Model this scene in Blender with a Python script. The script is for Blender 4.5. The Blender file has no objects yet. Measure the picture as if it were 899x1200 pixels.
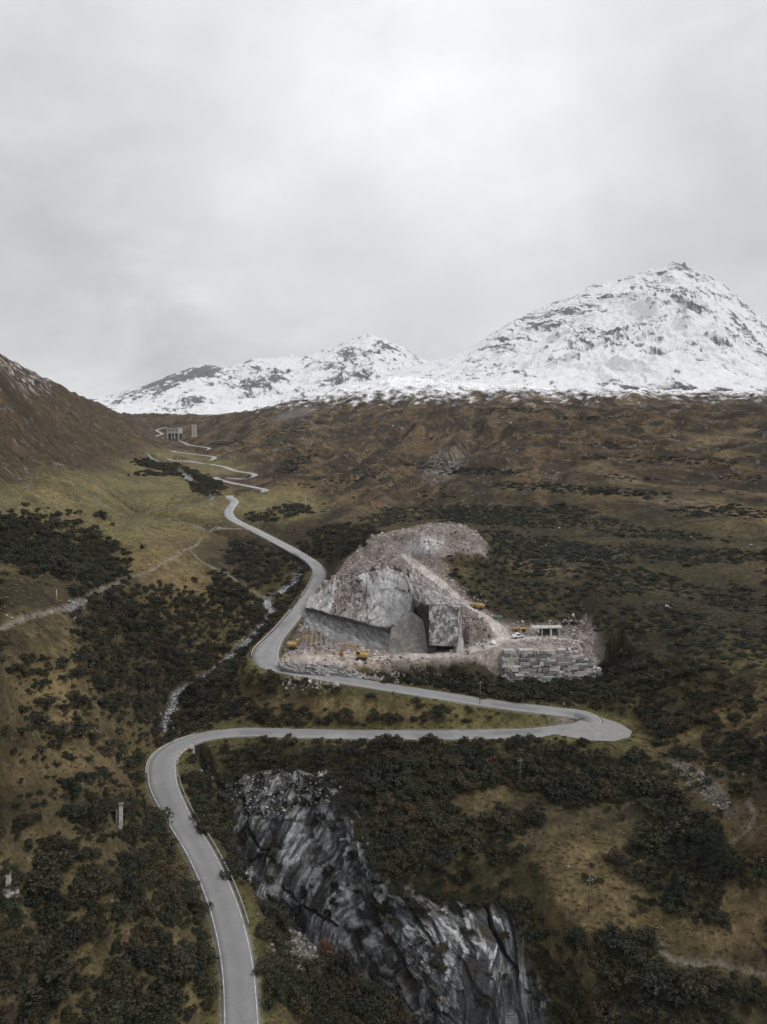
import bpy, bmesh, math, random
import numpy as np
from mathutils import Vector, Matrix

random.seed(7)
rng = np.random.default_rng(11)
R = math.radians
S = bpy.context.scene
COL = S.collection

# ------------------------------------------------------------------ camera frame
FPX, CX, CY, CAMZ, PITCH = 832.0, 449.5, 600.0, 100.0, R(6.85)
cp, sp = math.cos(PITCH), math.sin(PITCH)

def PF(px, py, F):
    """point seen at photo pixel (px,py) that stands F metres ahead"""
    dx, dy = (px - CX) / FPX, (CY - py) / FPX
    t = F / (cp + dy * sp)
    return (dx * t, F, CAMZ + t * (dy * cp - sp))

def PZ(px, py, z):
    dx, dy = (px - CX) / FPX, (CY - py) / FPX
    t = (z - CAMZ) / (dy * cp - sp)
    return (dx * t, t * (cp + dy * sp), z)

def to_px(x, y, z):
    zc = y * cp - (z - CAMZ) * sp
    yc = y * sp + (z - CAMZ) * cp
    zc = np.maximum(zc, 1.0)
    return CX + FPX * x / zc, CY - FPX * yc / zc

# ------------------------------------------------------------------ numpy noise
def _hash(ix, iy, seed):
    h = (ix.astype(np.uint32) * np.uint32(374761393)) ^ (iy.astype(np.uint32) * np.uint32(668265263)) ^ np.uint32(seed * 974711 + 1013)
    h = (h ^ (h >> np.uint32(13))) * np.uint32(1274126177)
    h = (h ^ (h >> np.uint32(15))) * np.uint32(2246822519)
    return h ^ (h >> np.uint32(16))

def perlin(x, y, seed=0):
    x = np.asarray(x, dtype=np.float32); y = np.asarray(y, dtype=np.float32)
    fx, fy = np.floor(x), np.floor(y)
    ix, iy = fx.astype(np.int32), fy.astype(np.int32)
    dx, dy = x - fx, y - fy
    u = dx * dx * dx * (dx * (dx * 6 - 15) + 10)
    v = dy * dy * dy * (dy * (dy * 6 - 15) + 10)
    def g(ox, oy):
        a = _hash(ix + ox, iy + oy, seed).astype(np.float32) * np.float32(2 * math.pi / 4294967296.0)
        return np.cos(a) * (dx - ox) + np.sin(a) * (dy - oy)
    a = g(0, 0); b = g(1, 0); c = g(0, 1); d = g(1, 1)
    return ((a + u * (b - a)) + v * ((c + u * (d - c)) - (a + u * (b - a)))) * 1.5

def fbm(x, y, octs=4, seed=0, gain=0.5, lac=2.03):
    s = 0; a = 1.0; t = 0
    for i in range(octs):
        s = s + a * perlin(x, y, seed + i * 17); t += a
        x = x * lac + 13.7; y = y * lac - 7.3; a *= gain
    return s / t

def ridged(x, y, octs=5, seed=0, gain=0.5, lac=2.07):
    s = 0; a = 1.0; t = 0; w = 1.0
    for i in range(octs):
        n = 1 - np.abs(perlin(x, y, seed + i * 31)); n = n * n
        s = s + a * n * w; t += a; w = np.clip(n * 1.6, 0, 1)
        x = x * lac + 5.1; y = y * lac + 9.2; a *= gain
    return s / t

def sstep(a, b, x):
    t = np.clip((x - a) / (b - a), 0, 1)
    return t * t * (3 - 2 * t)

def catmull(pts, step):
    """resample a polyline (n,k) through a centripetal-ish Catmull-Rom at about step metres"""
    P = np.array(pts, dtype=float)
    P = np.vstack([2 * P[0] - P[1], P, 2 * P[-1] - P[-2]])
    out = []
    for i in range(1, len(P) - 2):
        p0, p1, p2, p3 = P[i - 1], P[i], P[i + 1], P[i + 2]
        L = np.linalg.norm(p2[:2] - p1[:2]); n = max(2, int(L / step * 2))
        d1 = max(1e-3, np.linalg.norm((p1 - p0)[:2])); d2 = max(1e-3, L); d3 = max(1e-3, np.linalg.norm((p3 - p2)[:2]))
        m1 = ((p1 - p0) / d1 * d2 + (p2 - p1)) * 0.5 if d1 < 4 * d2 else (p2 - p1)
        m2 = ((p3 - p2) / d3 * d2 + (p2 - p1)) * 0.5 if d3 < 4 * d2 else (p2 - p1)
        for t in np.arange(n) / n:
            h1 = 2 * t**3 - 3 * t**2 + 1; h2 = -2 * t**3 + 3 * t**2; h3 = t**3 - 2 * t**2 + t; h4 = t**3 - t**2
            out.append(h1 * p1 + h2 * p2 + h3 * m1 + h4 * m2)
    out.append(P[-2])
    out = np.array(out)
    d = np.r_[0, np.cumsum(np.linalg.norm(np.diff(out[:, :2], axis=0), axis=1))]
    n = max(2, int(d[-1] / step) + 1)
    s = np.linspace(0, d[-1], n)
    return np.stack([np.interp(s, d, out[:, k]) for k in range(out.shape[1])], 1)

# ------------------------------------------------------------------ materials
def new_mat(name):
    m = bpy.data.materials.new(name); m.use_nodes = True
    nt = m.node_tree; nt.nodes.clear()
    o = nt.nodes.new('ShaderNodeOutputMaterial'); b = nt.nodes.new('ShaderNodeBsdfPrincipled')
    nt.links.new(b.outputs[0], o.inputs[0])
    return m, nt, b

class NT:
    """tiny node helper"""
    def __init__(self, nt): self.nt = nt
    def n(self, t, **kw):
        x = self.nt.nodes.new(t)
        for k, v in kw.items(): setattr(x, k, v)
        return x
    def l(self, a, b): self.nt.links.new(a, b)
    def noise(self, vec, scale, detail=4, rough=0.55, dist=0.0):
        x = self.n('ShaderNodeTexNoise'); x.inputs['Scale'].default_value = scale
        x.inputs['Detail'].default_value = detail; x.inputs['Roughness'].default_value = rough
        x.inputs['Distortion'].default_value = dist
        if vec is not None: self.l(vec, x.inputs['Vector'])
        return x.outputs['Fac']
    def ramp(self, fac, stops, interp='LINEAR'):
        x = self.n('ShaderNodeValToRGB'); x.color_ramp.interpolation = interp
        e = x.color_ramp.elements
        while len(e) < len(stops): e.new(0.5)
        for k, (p, c) in enumerate(stops):
            e[k].position = p
            e[k].color = (c, c, c, 1) if not hasattr(c, '__len__') else (*c, 1)
        self.l(fac, x.inputs[0]); return x.outputs[0]
    def mix(self, fac, a, b, mode='MIX'):
        x = self.n('ShaderNodeMix', data_type='RGBA', blend_type=mode)
        for s, v in ((x.inputs[0], fac), (x.inputs[6], a), (x.inputs[7], b)):
            if hasattr(v, 'links'): self.l(v, s)
            elif hasattr(v, '__len__'): s.default_value = (*v, 1)
            else: s.default_value = v if s == x.inputs[0] else (v, v, v, 1)
        return x.outputs[2]
    def math(self, op, a, b=0.0, c=None, clamp=False):
        x = self.n('ShaderNodeMath', operation=op, use_clamp=clamp)
        for s, v in zip(x.inputs, (a, b, c)):
            if v is None: continue
            if hasattr(v, 'links'): self.l(v, s)
            else: s.default_value = v
        return x.outputs[0]
    def bump(self, h, strength, dist, bsdf, normal=None):
        x = self.n('ShaderNodeBump'); x.inputs['Strength'].default_value = strength; x.inputs['Distance'].default_value = dist
        self.l(h, x.inputs['Height'])
        if normal is not None: self.l(normal, x.inputs['Normal'])
        if bsdf is not None: self.l(x.outputs[0], bsdf.inputs['Normal'])
        return x.outputs[0]
    def pos(self): return self.n('ShaderNodeNewGeometry').outputs['Position']
    def obj(self): return self.n('ShaderNodeTexCoord').outputs['Object']
    def scaled(self, vec, s):
        x = self.n('ShaderNodeMapping'); x.inputs['Scale'].default_value = s; self.l(vec, x.inputs['Vector']); return x.outputs[0]
    def attr(self, name):
        x = self.n('ShaderNodeAttribute'); x.attribute_name = name; return x

def simple_mat(name, col, rough=0.7, metal=0.0, var=0.25, scale=3.0, bump=0.0, bdist=0.02):
    m, nt, b = new_mat(name); h = NT(nt)
    n = h.noise(h.obj(), scale, 5, 0.6)
    lo = tuple(c * (1 - var) for c in col); hi = tuple(min(1, c * (1 + var)) for c in col)
    h.l(h.ramp(n, [(0.3, lo), (0.7, hi)]), b.inputs['Base Color'])
    b.inputs['Roughness'].default_value = rough; b.inputs['Metallic'].default_value = metal
    if bump: h.bump(n, bump, bdist, b)
    return m

def vcol_mat(name, rough=0.95, scales=((1.6, 0.45), (0.22, 0.3)), bump=((1.2, 0.5, 0.35),), spec=0.2):
    """base colour from the mesh's albedo attribute broken up by world-space noise"""
    m, nt, b = new_mat(name); h = NT(nt); p = h.pos()
    c = h.attr('albedo').outputs['Color']
    for s, amt in scales:
        n = h.noise(p, s, 6, 0.65)
        c = h.mix(1.0, c, h.ramp(n, [(0.28, 1 - amt), (0.72, 1 + amt)]), 'MULTIPLY')
    h.l(c, b.inputs['Base Color'])
    b.inputs['Roughness'].default_value = rough; b.inputs['Specular IOR Level'].default_value = spec
    nrm = None
    for k, (s, st, d) in enumerate(bump):
        nrm = h.bump(h.noise(p, s, 6, 0.65), st, d, b if k == len(bump) - 1 else None, nrm)
    return m

# ------------------------------------------------------------------ object helpers
def tag(o, label=None, cat=None, group=None, kind=None):
    for k, v in (('label', label), ('category', cat), ('group', group), ('kind', kind)):
        if v: o[k] = v
    return o

def np_mesh(name, V, Fq, mat=None, smooth=True, albedo=None, loops=4):
    me = bpy.data.meshes.new(name)
    V = np.asarray(V, dtype=np.float32); Fq = np.asarray(Fq, dtype=np.int32)
    me.vertices.add(len(V)); me.vertices.foreach_set('co', V.ravel())
    me.loops.add(Fq.size); me.loops.foreach_set('vertex_index', Fq.ravel())
    me.polygons.add(len(Fq)); me.polygons.foreach_set('loop_start', np.arange(0, Fq.size, Fq.shape[1], dtype=np.int32))
    me.polygons.foreach_set('use_smooth', np.full(len(Fq), smooth))
    me.update(calc_edges=True); me.validate()
    if albedo is not None:
        a = me.attributes.new('albedo', 'FLOAT_COLOR', 'POINT')
        a.data.foreach_set('color', np.c_[albedo, np.ones(len(albedo))].astype(np.float32).ravel())
    if mat: me.materials.append(mat)
    return me

def link(name, me, parent=None, loc=None):
    o = bpy.data.objects.new(name, me); COL.objects.link(o)
    if parent is not None: o.parent = parent
    if loc is not None: o.location = loc
    return o

def empty(name, loc, rz=0.0):
    o = bpy.data.objects.new(name, None); COL.objects.link(o); o.location = loc; o.rotation_euler = (0, 0, rz)
    o.empty_display_size = 0.3
    return o

def grid_faces(n, m, flip=False):
    i = np.arange(n - 1)[:, None] * m + np.arange(m - 1)[None, :]
    i = i.ravel()
    q = np.stack([i, i + 1, i + m + 1, i + m], 1)
    return q[:, ::-1] if flip else q

class MB:
    """collects simple solids into one mesh"""
    def __init__(self): self.bm = bmesh.new()
    def box(self, c, s, rot=None, bevel=0.0, taper=None):
        M = Matrix.Translation(c) @ (rot.to_4x4() if rot is not None else Matrix.Identity(4))
        r = bmesh.ops.create_cube(self.bm, size=1.0)
        vs = r['verts']
        for v in vs:
            v.co = Vector((v.co.x * s[0], v.co.y * s[1], v.co.z * s[2]))
            if taper and v.co.z > 0: v.co.x *= taper[0]; v.co.y *= taper[1]
        if bevel:
            es = list({e for v in vs for e in v.link_edges})
            g = bmesh.ops.bevel(self.bm, geom=es, offset=bevel, segments=2, profile=0.5, affect='EDGES')
            vs = list({v for f in g['faces'] for v in f.verts} | {v for v in vs if v.is_valid})
        for v in vs: v.co = M @ v.co
        return self
    def bar(self, a, b, w, h=None, bevel=0.0):
        a, b = Vector(a), Vector(b); d = b - a
        q = d.to_track_quat('Z', 'X' if abs(d.normalized().z) < .98 else 'Y').to_matrix()
        return self.box((a + b) / 2, (w, h or w, d.length), q, bevel)
    def cyl(self, a, b, r, r2=None, n=12):
        a, b = Vector(a), Vector(b); d = b - a
        q = d.to_track_quat('Z', 'Y').to_matrix().to_4x4()
        bmesh.ops.create_cone(self.bm, cap_ends=True, segments=n, radius1=r, radius2=r if r2 is None else r2, depth=d.length,
                              matrix=Matrix.Translation((a + b) / 2) @ q)
        return self
    def poly(self, pts, ext):
        """closed outline extruded by vector ext"""
        vs = [self.bm.verts.new(p) for p in pts]; f = self.bm.faces.new(vs)
        r = bmesh.ops.extrude_face_region(self.bm, geom=[f])
        for v in [g for g in r['geom'] if isinstance(g, bmesh.types.BMVert)]: v.co += Vector(ext)
        return self
    def build(self, name, mat, parent=None, smooth=False):
        bmesh.ops.recalc_face_normals(self.bm, faces=self.bm.faces)
        me = bpy.data.meshes.new(name); self.bm.to_mesh(me); self.bm.free()
        me.materials.append(mat)
        if smooth:
            for p in me.polygons: p.use_smooth = True
        return link(name, me, parent)

# ================================================================== ROADS AND RIVER: centre lines (photo pixel + height or distance)
def line(pts):
    return [PZ(p[0], p[1], p[3]) if p[2] == 'z' else PF(p[0], p[1], p[3]) for p in pts]

Zr = lambda l: line([(a, b, 'z', c) for a, b, c in l])
road_px = [(284, 1330, -1.6), (284, 1262, -0.8), (283, 1200, 0), (278, 1130, .9), (262, 1062, 1.7), (236, 1002, 2.4), (206, 952, 3.2), (190, 912, 4), (196, 883, 4.6),
           (228, 866, 5.2), (275, 858.5, 6), (350, 859.5, 7), (450, 861, 8.4), (560, 860.5, 9.9), (635, 858, 11)]
hair_px = [(668, 853.5, 11.6), (687, 847.5, 12.1), (692, 842.5, 12.5), (684, 838, 12.9), (660, 834.5, 13.3)]
road_px2 = [(600, 827.5, 14.1), (500, 812.5, 15.7), (400, 796.5, 17.5), (345, 787, 18.5), (318, 779.5, 19), (311, 769, 19.6), (318, 754, 20.6), (335, 734, 22.3), (358, 705, 25.3),
            (372, 682, 27.6), (374, 669, 29), (362, 656, 30.5), (340, 643, 32.5), (300, 622, 36.6), (272, 607.5, 40), (268, 600, 42), (275, 588, 45.5), (270, 579.5, 47.8), (282, 577.2, 48.6), (305, 576.5, 49.3),
            (311, 574.5, 49.9), (300, 571.5, 50.5), (262, 563.5, 52.8), (255, 558.5, 54), (264, 557.6, 54.6), (290, 558.5, 55), (297, 557.6, 55.6), (275, 551.5, 57.2), (258, 546, 58.7),
            (225, 541.5, 60.6), (197, 538.2, 62.2), (200, 536.8, 63), (240, 538.2, 63.6), (250, 537, 64.2), (225, 532, 65.4), (203, 528.6, 66.6), (207, 527.4, 67.4), (240, 527.4, 68), (246, 526, 68.8),
            (222, 521.5, 71), (206, 516, 75)]
road_c = catmull(Zr(road_px + hair_px + road_px2) + line([(184, 512, 'F', 1360), (190, 508.5, 'F', 1440), (184, 504, 'F', 1540), (196, 500.5, 'F', 1640)]), 1.0)
nR = len(road_c)
# light smoothing
LEGS = [((270, 579), (309, 576.2)), ((257, 558), (296, 558)), ((199, 537), (249, 537.5)), ((205, 528), (245, 526.5))]
_u, _v = to_px(road_c[:, 0], road_c[:, 1], road_c[:, 2]); cut = np.zeros(nR)
for (a0, b0), (a1, b1) in LEGS:
    i0 = int(np.argmin((_u - a0) ** 2 + 9 * (_v - b0) ** 2)); i1 = int(np.argmin((_u - a1) ** 2 + 9 * (_v - b1) ** 2)); cut[min(i0, i1):max(i0, i1) + 1] = 1
cut = np.convolve(cut, np.ones(9) / 9, 'same'); road_nat = road_c.copy(); road_c[:, 2] -= 2.2 * cut
for _ in range(6):
    road_c[1:-1] = 0.25 * road_c[:-2] + 0.5 * road_c[1:-1] + 0.25 * road_c[2:]
road_hw = np.full(nR, 3.1) - .3 * np.clip((road_c[:, 1] - 450) / 200, 0, 1)
_ppx, _ppy = to_px(road_c[:, 0], road_c[:, 1], road_c[:, 2])
road_hw += 0.9 * np.exp(-(((_ppx - 190) / 30) ** 2 + ((_ppy - 900) / 45) ** 2))
road_hw += 0.9 * np.exp(-(((_ppx - 690) / 25) ** 2 + ((_ppy - 845) / 12) ** 2))
road_hw += 1.5 * np.exp(-(((_ppx - 312) / 14) ** 2 + ((_ppy - 767) / 18) ** 2))

river_c = catmull(Zr([(261, 992, -15.5), (263, 966, -10.5), (265, 947, -6), (260, 936, -4), (250, 922, -2.8), (232, 900, -2.0), (214, 880, -1.2), (199, 866, 0), (193, 850, 1.2), (203, 828, 2.6), (207, 812, 4), (232, 797, 6), (262, 776, 8.5),
                       (292, 750, 11.5), (305, 738, 13), (318, 718, 16), (313, 705, 18), (330, 693, 19.5), (350, 676, 23), (352, 664, 25.5), (330, 652, 28), (285, 638, 31.5), (245, 628, 35), (236, 620, 37.2),
                       (215, 612, 39.5), (165, 606.5, 42), (140, 604.5, 43.2), (160, 601.5, 44.2), (200, 597.5, 45.6), (235, 590, 47), (249, 584, 48.3), (243, 577, 50), (228, 566, 53), (215, 556, 56.5), (195, 545, 61), (180, 538, 64.5), (172, 531, 69)]), 1.0)
river_hw = np.interp(river_c[:, 1], [380, 420], [.74, 1.0]) * np.interp(np.arange(len(river_c)), np.linspace(0, len(river_c), 36), [0.7, 0.8, 1, 1.2, 1.8, 2, 2.4, 2.6, 2.2, 2.0, 1.6, 1.5, 1.5, 1.7, 1.2, 1.3, 1.2, 1.0, 1.0, .9, .9, 1.1, 1.2, 1.2, 3, 3.4, 3, 2.2, 1.6, 1.6, 1.3, 1.2, 1.2, 1.2, 1.2, 1.0])

# quarry track: floor -> junction -> ramp to the top ; and the short spur to the terrace
trackA = catmull(Zr([(322, 775, 20.0), (345, 773, 21.2), (400, 772.5, 21.5), (460, 770, 21.7), (530, 766.5, 22), (570, 756, 23), (592, 750, 23.8), (600, 745.5, 24.6)]) +
                 line([(590, 737, 'F', 252), (565, 721, 'F', 256), (540, 703, 'F', 262), (515, 682, 'F', 268), (495, 667, 'F', 275), (483, 658, 'F', 283), (470, 650, 'F', 290)]), 1.0)
trackB = catmull(Zr([(592, 750, 23.8), (625, 747.5, 24.2), (655, 748, 24.5), (668, 750, 24.6)]), 1.0)
side_track = catmull(Zr([(292, 619, 37.4), (270, 619.5, 38.8), (250, 617.5, 39.6), (228, 613.5, 40.6), (205, 613, 41)]), 1.0)

# ================================================================== TERRAIN HEIGHTS
CTRL_Z = [  # (photo x, photo y, height)
 (0,1200,12),(0,1100,20),(0,1000,28),(0,900,36),(0,800,43),(0,700,52),(0,650,57),(0,600,66),
 (100,1200,7),(100,1100,14),(100,1000,20),(100,900,24),(100,800,30),(100,700,42),(100,640,48),
 (200,1200,3),(200,1100,5),(215,1050,5),(160,1000,10),(150,940,14),(150,880,12),(150,800,17),(170,850,9),(150,740,28),(200,700,30),(200,760,15),(250,700,26),(250,740,15),
 (300,680,26),(200,640,42),(250,650,36),(310,640,32),(200,590,49),(120,575,62),(150,590,50),(330,610,41),(300,590,47),(360,640,34),
 (-100,1200,15),(-100,1000,32),(-100,800,43),(-100,650,60),(-60,560,90),
 (300,1060,-7),(340,1090,-9.5),(430,1150,-14.5),(490,1200,-18),(320,1150,-3.5),(350,1200,-5.5),(430,1200,-13),(305,1200,-1),(275,1005,-7.5),(278,1060,-1),(250,985,-3),(252,955,-2),(230,925,2.2),(232,903,3.6),(250,888,4.6),(262,880,5),(214,905,3.4),
 (300,890,4.2),(340,900,4),(420,900,4),(500,900,6),(600,895,7.5),(700,890,9),(750,870,11.5),(780,900,12),(850,900,17),(899,900,22),
 (390,920,2.5),(450,960,1),(520,1000,-1),(600,960,2),(700,950,4),(700,1050,-1),(620,1050,-4),(650,1110,-8),(700,1200,-11),(660,1200,-14),(780,1000,5),(800,1100,1),(800,1200,-6),(850,1000,10),(899,1000,15),
 (899,1100,6.5),(899,1200,-1),(480,1045,-3),(1000,1200,4),(1000,1000,22),(1000,900,32),(1000,1100,12),(1000,800,42),
 (450,826,11),(350,820,11.5),(300,825,10.5),(260,835,8),(560,842,11.8),(250,800,9),(280,780,12),
 (700,820,15.5),(750,822,16.5),(770,850,13.5),(800,850,17),(850,850,20),(899,850,25),(740,780,22),(800,800,25),(800,750,30.5),(800,700,36.5),(720,758,25.5),(850,780,31),
 (600,800,14.8),(650,800,15),(520,790,16.4),(450,784,17.6),
 (300,1330,-1.5),(280,1330,-1.5),(150,1330,2),(0,1330,6),(500,1330,-21),(700,1330,-16),(899,1330,-8),(1050,1330,-2),(300,1520,-3),(100,1520,0),(0,1520,3),(500,1520,-12),(700,1520,-15),(950,1520,-10),
]
CTRL_F = [  # (photo x, photo y, metres ahead)
 (0,550,350),(0,500,405),(0,455,455),(0,431,480),(60,520,480),(60,490,590),(60,459,690),(100,520,610),(100,495,740),(100,472,960),(40,585,330),(80,550,440),(150,530,700),(150,500,1050),(140,483,1400),
 (120,560,470),(200,565,570),(170,550,640),(220,545,720),(230,500,1500),(190,488,1800),(250,489,1750),(300,487,1350),
 (320,480,1480),(330,500,1080),(330,530,830),(330,555,650),(330,580,540),(370,600,470),(400,620,400),(400,580,560),(400,550,720),(400,520,950),(400,490,1200),(400,459,1530),(360,466,1520),
 (500,600,435),(500,550,650),(500,500,960),(500,470,1250),(500,447,1440),(468,446,1430),(436,451,1460),(600,600,410),(600,560,540),(600,530,680),(600,500,870),(600,475,1120),(600,456,1370),(600,650,325),
 (700,600,400),(700,560,515),(700,530,650),(700,500,860),(700,475,1110),(700,458,1350),(700,650,315),(700,700,262),(750,670,290),(660,680,285),(640,710,268),
 (800,600,395),(800,560,505),(800,530,630),(800,500,850),(800,475,1100),(800,461,1330),(800,650,308),
 (899,800,188),(899,750,215),(899,700,253),(899,650,305),(899,600,385),(899,550,525),(899,500,840),(899,475,1090),(899,462,1300),
 (1000,700,240),(1000,600,370),(1000,550,500),(1000,500,800),(1000,460,1280),
 (560,620,320),(480,612,345),(430,630,312),(470,626,314),(420,641,305),(395,660,303),(385,690,291),(352,706,278),(427,686,271),(473,668,265),(440,655,287),(520,645,287),(560,632,303),(566,648,291),(500,680,269),(540,708,259),(590,738,252),(648,733,263),(680,745,258),(600,690,284),(560,680,278),(560,730,249),(575,742,246),
 (-60,500,330),(-60,440,400),(-100,400,420),
]
ctrl = np.array([PZ(*c) for c in CTRL_Z] + [PF(*c) for c in CTRL_F])
ctrl = np.vstack([ctrl, road_nat[10::26], river_c[60::24] + np.array([0, 0, 1.2]), side_track[::15]])
# ground beyond the skyline
ext = []
for a in np.linspace(-0.85, 0.85, 9):
    for r_, z_ in ((2300, 172), (2900, 190)):
        ext.append((r_ * math.sin(a), r_ * math.cos(a), z_ - (46 if -.5 < a < -.15 else 0)))
ext += [(-60, 58, 9), (-48, 68, 8), (-75, 75, 16), (-90, 95, 28), (-35, 62, 3), (60, 60, -4), (30, 55, -9), (0, 50, -8), (85, 85, 6)]
ctrl = np.vstack([ctrl, np.array(ext)])

AZ0, AZ1, NA = R(-45), R(45), 1130
R0, R1, NRr = 52.0, 2900.0, 1180
az = np.linspace(AZ0, AZ1, NA); lr = np.linspace(math.log(R0), math.log(R1), NRr)

def warp(x, y): return np.arctan2(x, y) * 2.2, np.log(np.hypot(x, y))
def tps_fit(P, lam):
    u, v = warp(P[:, 0], P[:, 1]); n = len(u)
    d2 = (u[:, None] - u[None]) ** 2 + (v[:, None] - v[None]) ** 2
    K = 0.5 * d2 * np.log(d2 + 1e-9)
    A = np.zeros((n + 3, n + 3)); A[:n, :n] = K + lam * np.eye(n)
    Q = np.stack([np.ones(n), u, v], 1); A[:n, n:] = Q; A[n:, :n] = Q.T
    w = np.linalg.solve(A, np.r_[P[:, 2], np.zeros(3)])
    return u, v, w
def tps_eval(fit, x, y):
    u, v, w = fit; n = len(u); X, Y = warp(x.ravel(), y.ravel())
    out = np.empty(len(X))
    for i in range(0, len(X), 20000):
        d2 = (X[i:i + 20000, None] - u) ** 2 + (Y[i:i + 20000, None] - v) ** 2
        out[i:i + 20000] = (0.5 * d2 * np.log(d2 + 1e-9)) @ w[:n] + w[n] + w[n + 1] * X[i:i + 20000] + w[n + 2] * Y[i:i + 20000]
    return out.reshape(x.shape)

fit = tps_fit(ctrl, 2e-3)
ca = np.linspace(AZ0, AZ1, 240); cl = np.linspace(lr[0], lr[-1], 260)
CA, CL = np.meshgrid(ca, cl)
cz = tps_eval(fit, np.exp(CL) * np.sin(CA), np.exp(CL) * np.cos(CA))

def bicubic(G, fi, fj):
    """sample coarse grid G (rows=i, cols=j) smoothly"""
    def wts(t): return ((-t + 2 * t**2 - t**3) / 2, (2 - 5 * t**2 + 3 * t**3) / 2, (t + 4 * t**2 - 3 * t**3) / 2, (-t**2 + t**3) / 2)
    i0 = np.clip(np.floor(fi).astype(int), 0, G.shape[0] - 2); j0 = np.clip(np.floor(fj).astype(int), 0, G.shape[1] - 2)
    wi = wts(fi - i0); wj = wts(fj - j0); s = 0
    for a in range(4):
        ia = np.clip(i0 + a - 1, 0, G.shape[0] - 1)
        for b in range(4):
            s = s + wi[a] * wj[b] * G[ia, np.clip(j0 + b - 1, 0, G.shape[1] - 1)]
    return s

A2, L2 = np.meshgrid(az, lr)
RR = np.exp(L2); X = RR * np.sin(A2); Y = RR * np.cos(A2)
Z = bicubic(cz, (L2 - cl[0]) / (cl[1] - cl[0]), (A2 - ca[0]) / (ca[1] - ca[0]))
Z0 = Z.copy()

def col_dist(pts, rad):
    """min distance and inverse-distance blended height of a sampled line over the terrain grid"""
    D = np.full(X.shape, 1e6); W = np.zeros(X.shape); WZ = np.zeros(X.shape); WK = np.zeros(X.shape)
    dA = az[1] - az[0]; dL = lr[1] - lr[0]
    for k, p in enumerate(pts):
        r = math.hypot(p[0], p[1]); a = math.atan2(p[0], p[1])
        ja = rad / r / dA; il = rad / r / dL
        j0, j1 = int(max(0, (a - az[0]) / dA - ja)), int(min(NA, (a - az[0]) / dA + ja + 2))
        i0, i1 = int(max(0, (math.log(r) - lr[0]) / dL - il)), int(min(NRr, (math.log(r) - lr[0]) / dL + il + 2))
        if j1 <= j0 or i1 <= i0: continue
        s = np.s_[i0:i1, j0:j1]
        d2 = (X[s] - p[0]) ** 2 + (Y[s] - p[1]) ** 2
        D[s] = np.minimum(D[s], np.sqrt(d2)); w = 1.0 / (d2 + .6) ** 2.5
        W[s] += w; WZ[s] += w * p[2]; WK[s] += w * k
    W = np.maximum(W, 1e-30)
    return D, WZ / W, WK / W

def inside(poly, x, y):
    c = np.zeros(x.shape, bool); n = len(poly)
    for i in range(n):
        x0, y0 = poly[i][:2]; x1, y1 = poly[(i + 1) % n][:2]
        hit = ((y0 > y) != (y1 > y)) & (x < (x1 - x0) * (y - y0) / (y1 - y0 + 1e-12) + x0)
        c ^= hit
    return c
def seg_dist(poly, x, y, closed=True):
    d = np.full(x.shape, 1e6); n = len(poly)
    for i in range(n if closed else n - 1):
        ax, ay = poly[i][:2]; bx, by = poly[(i + 1) % n][:2]
        t = np.clip(((x - ax) * (bx - ax) + (y - ay) * (by - ay)) / ((bx - ax) ** 2 + (by - ay) ** 2 + 1e-9), 0, 1)
        d = np.minimum(d, np.hypot(x - ax - t * (bx - ax), y - ay - t * (by - ay)))
    return d

# --- hill-scale relief (knolls, gullies, terracettes) that grows with distance
PXg, PYg = to_px(X, Y, Z)
amp = np.interp(Y, [60, 200, 400, 900, 1500, 2900], [0.7, 1.4, 4.0, 9.5, 9, 16])
quiet = np.exp(-(((PXg - 230) / 130) ** 2 + ((PYg - 570) / 50) ** 2)) * 0.85 + np.exp(-(((PXg - 500) / 190) ** 2 + ((PYg - 720) / 90) ** 2)) * 0.85
amp *= 1 - np.clip(quiet, 0, 0.92)
ac1, al1 = X * .95 - Y * .31, X * .31 + Y * .95; ac2, al2 = X * .83 + Y * .55, -X * .55 + Y * .83
mixr = sstep(-40, 180, X - .12 * Y); wv = 26 * fbm(X / 140, Y / 140, 3, 35)
fold = (ridged((ac1 + wv) / 62, al1 / 300, 4, 29) - .55) * (1 - mixr) + (ridged((ac2 + wv) / 70, al2 / 300, 4, 33) - .55) * mixr
onhill = sstep(-.30, -.16, A2) * sstep(380, 560, Y) * sstep(1500, 1150, Y)
Z += amp * 2.1 * fold * onhill * sstep(1150, 850, Y) + amp * .8 * fold * onhill
relief = fbm(X / 95, Y / 120, 3, 3) * 1.4 + (ridged((X + .35 * Y) / 62 + 3, Y / 92, 5, 9) - 0.55) * 1.15
Z += amp * relief
Z += np.interp(Y, [60, 400, 1500], [0.55, 0.9, 1.6]) * (1 - np.clip(quiet, 0, .8)) * fbm(X / 9.0, Y / 9.0, 4, 21)

# --- quarry floor and terrace
FLOOR = [PZ(*p) for p in [(322,777,21.4),(333,760,21.4),(345,752,21.6),(400,758,21.8),(458,763,22),(498,764,22),(545,763,22.3),(585,749,23.4),(602,742,24.5),(640,738,24.8),(672,744,25),(690,757,24.6),(690,763,24.2),(640,765,24),(600,763.5,23.8),(575,768,22.8),(520,773,22),(430,778,21.4),(370,780,20.8)]]
inF = inside(FLOOR, X, Y); dF = seg_dist(FLOOR, X, Y)
fz = np.interp(X, [-40, -30, 0, 25, 36, 44, 75], [20.6, 21.4, 21.8, 22.2, 23.2, 24.2, 24.8])
Z = np.where(inF, fz + 0.25 * fbm(X / 3, Y / 3, 3, 5), Z)
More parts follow.
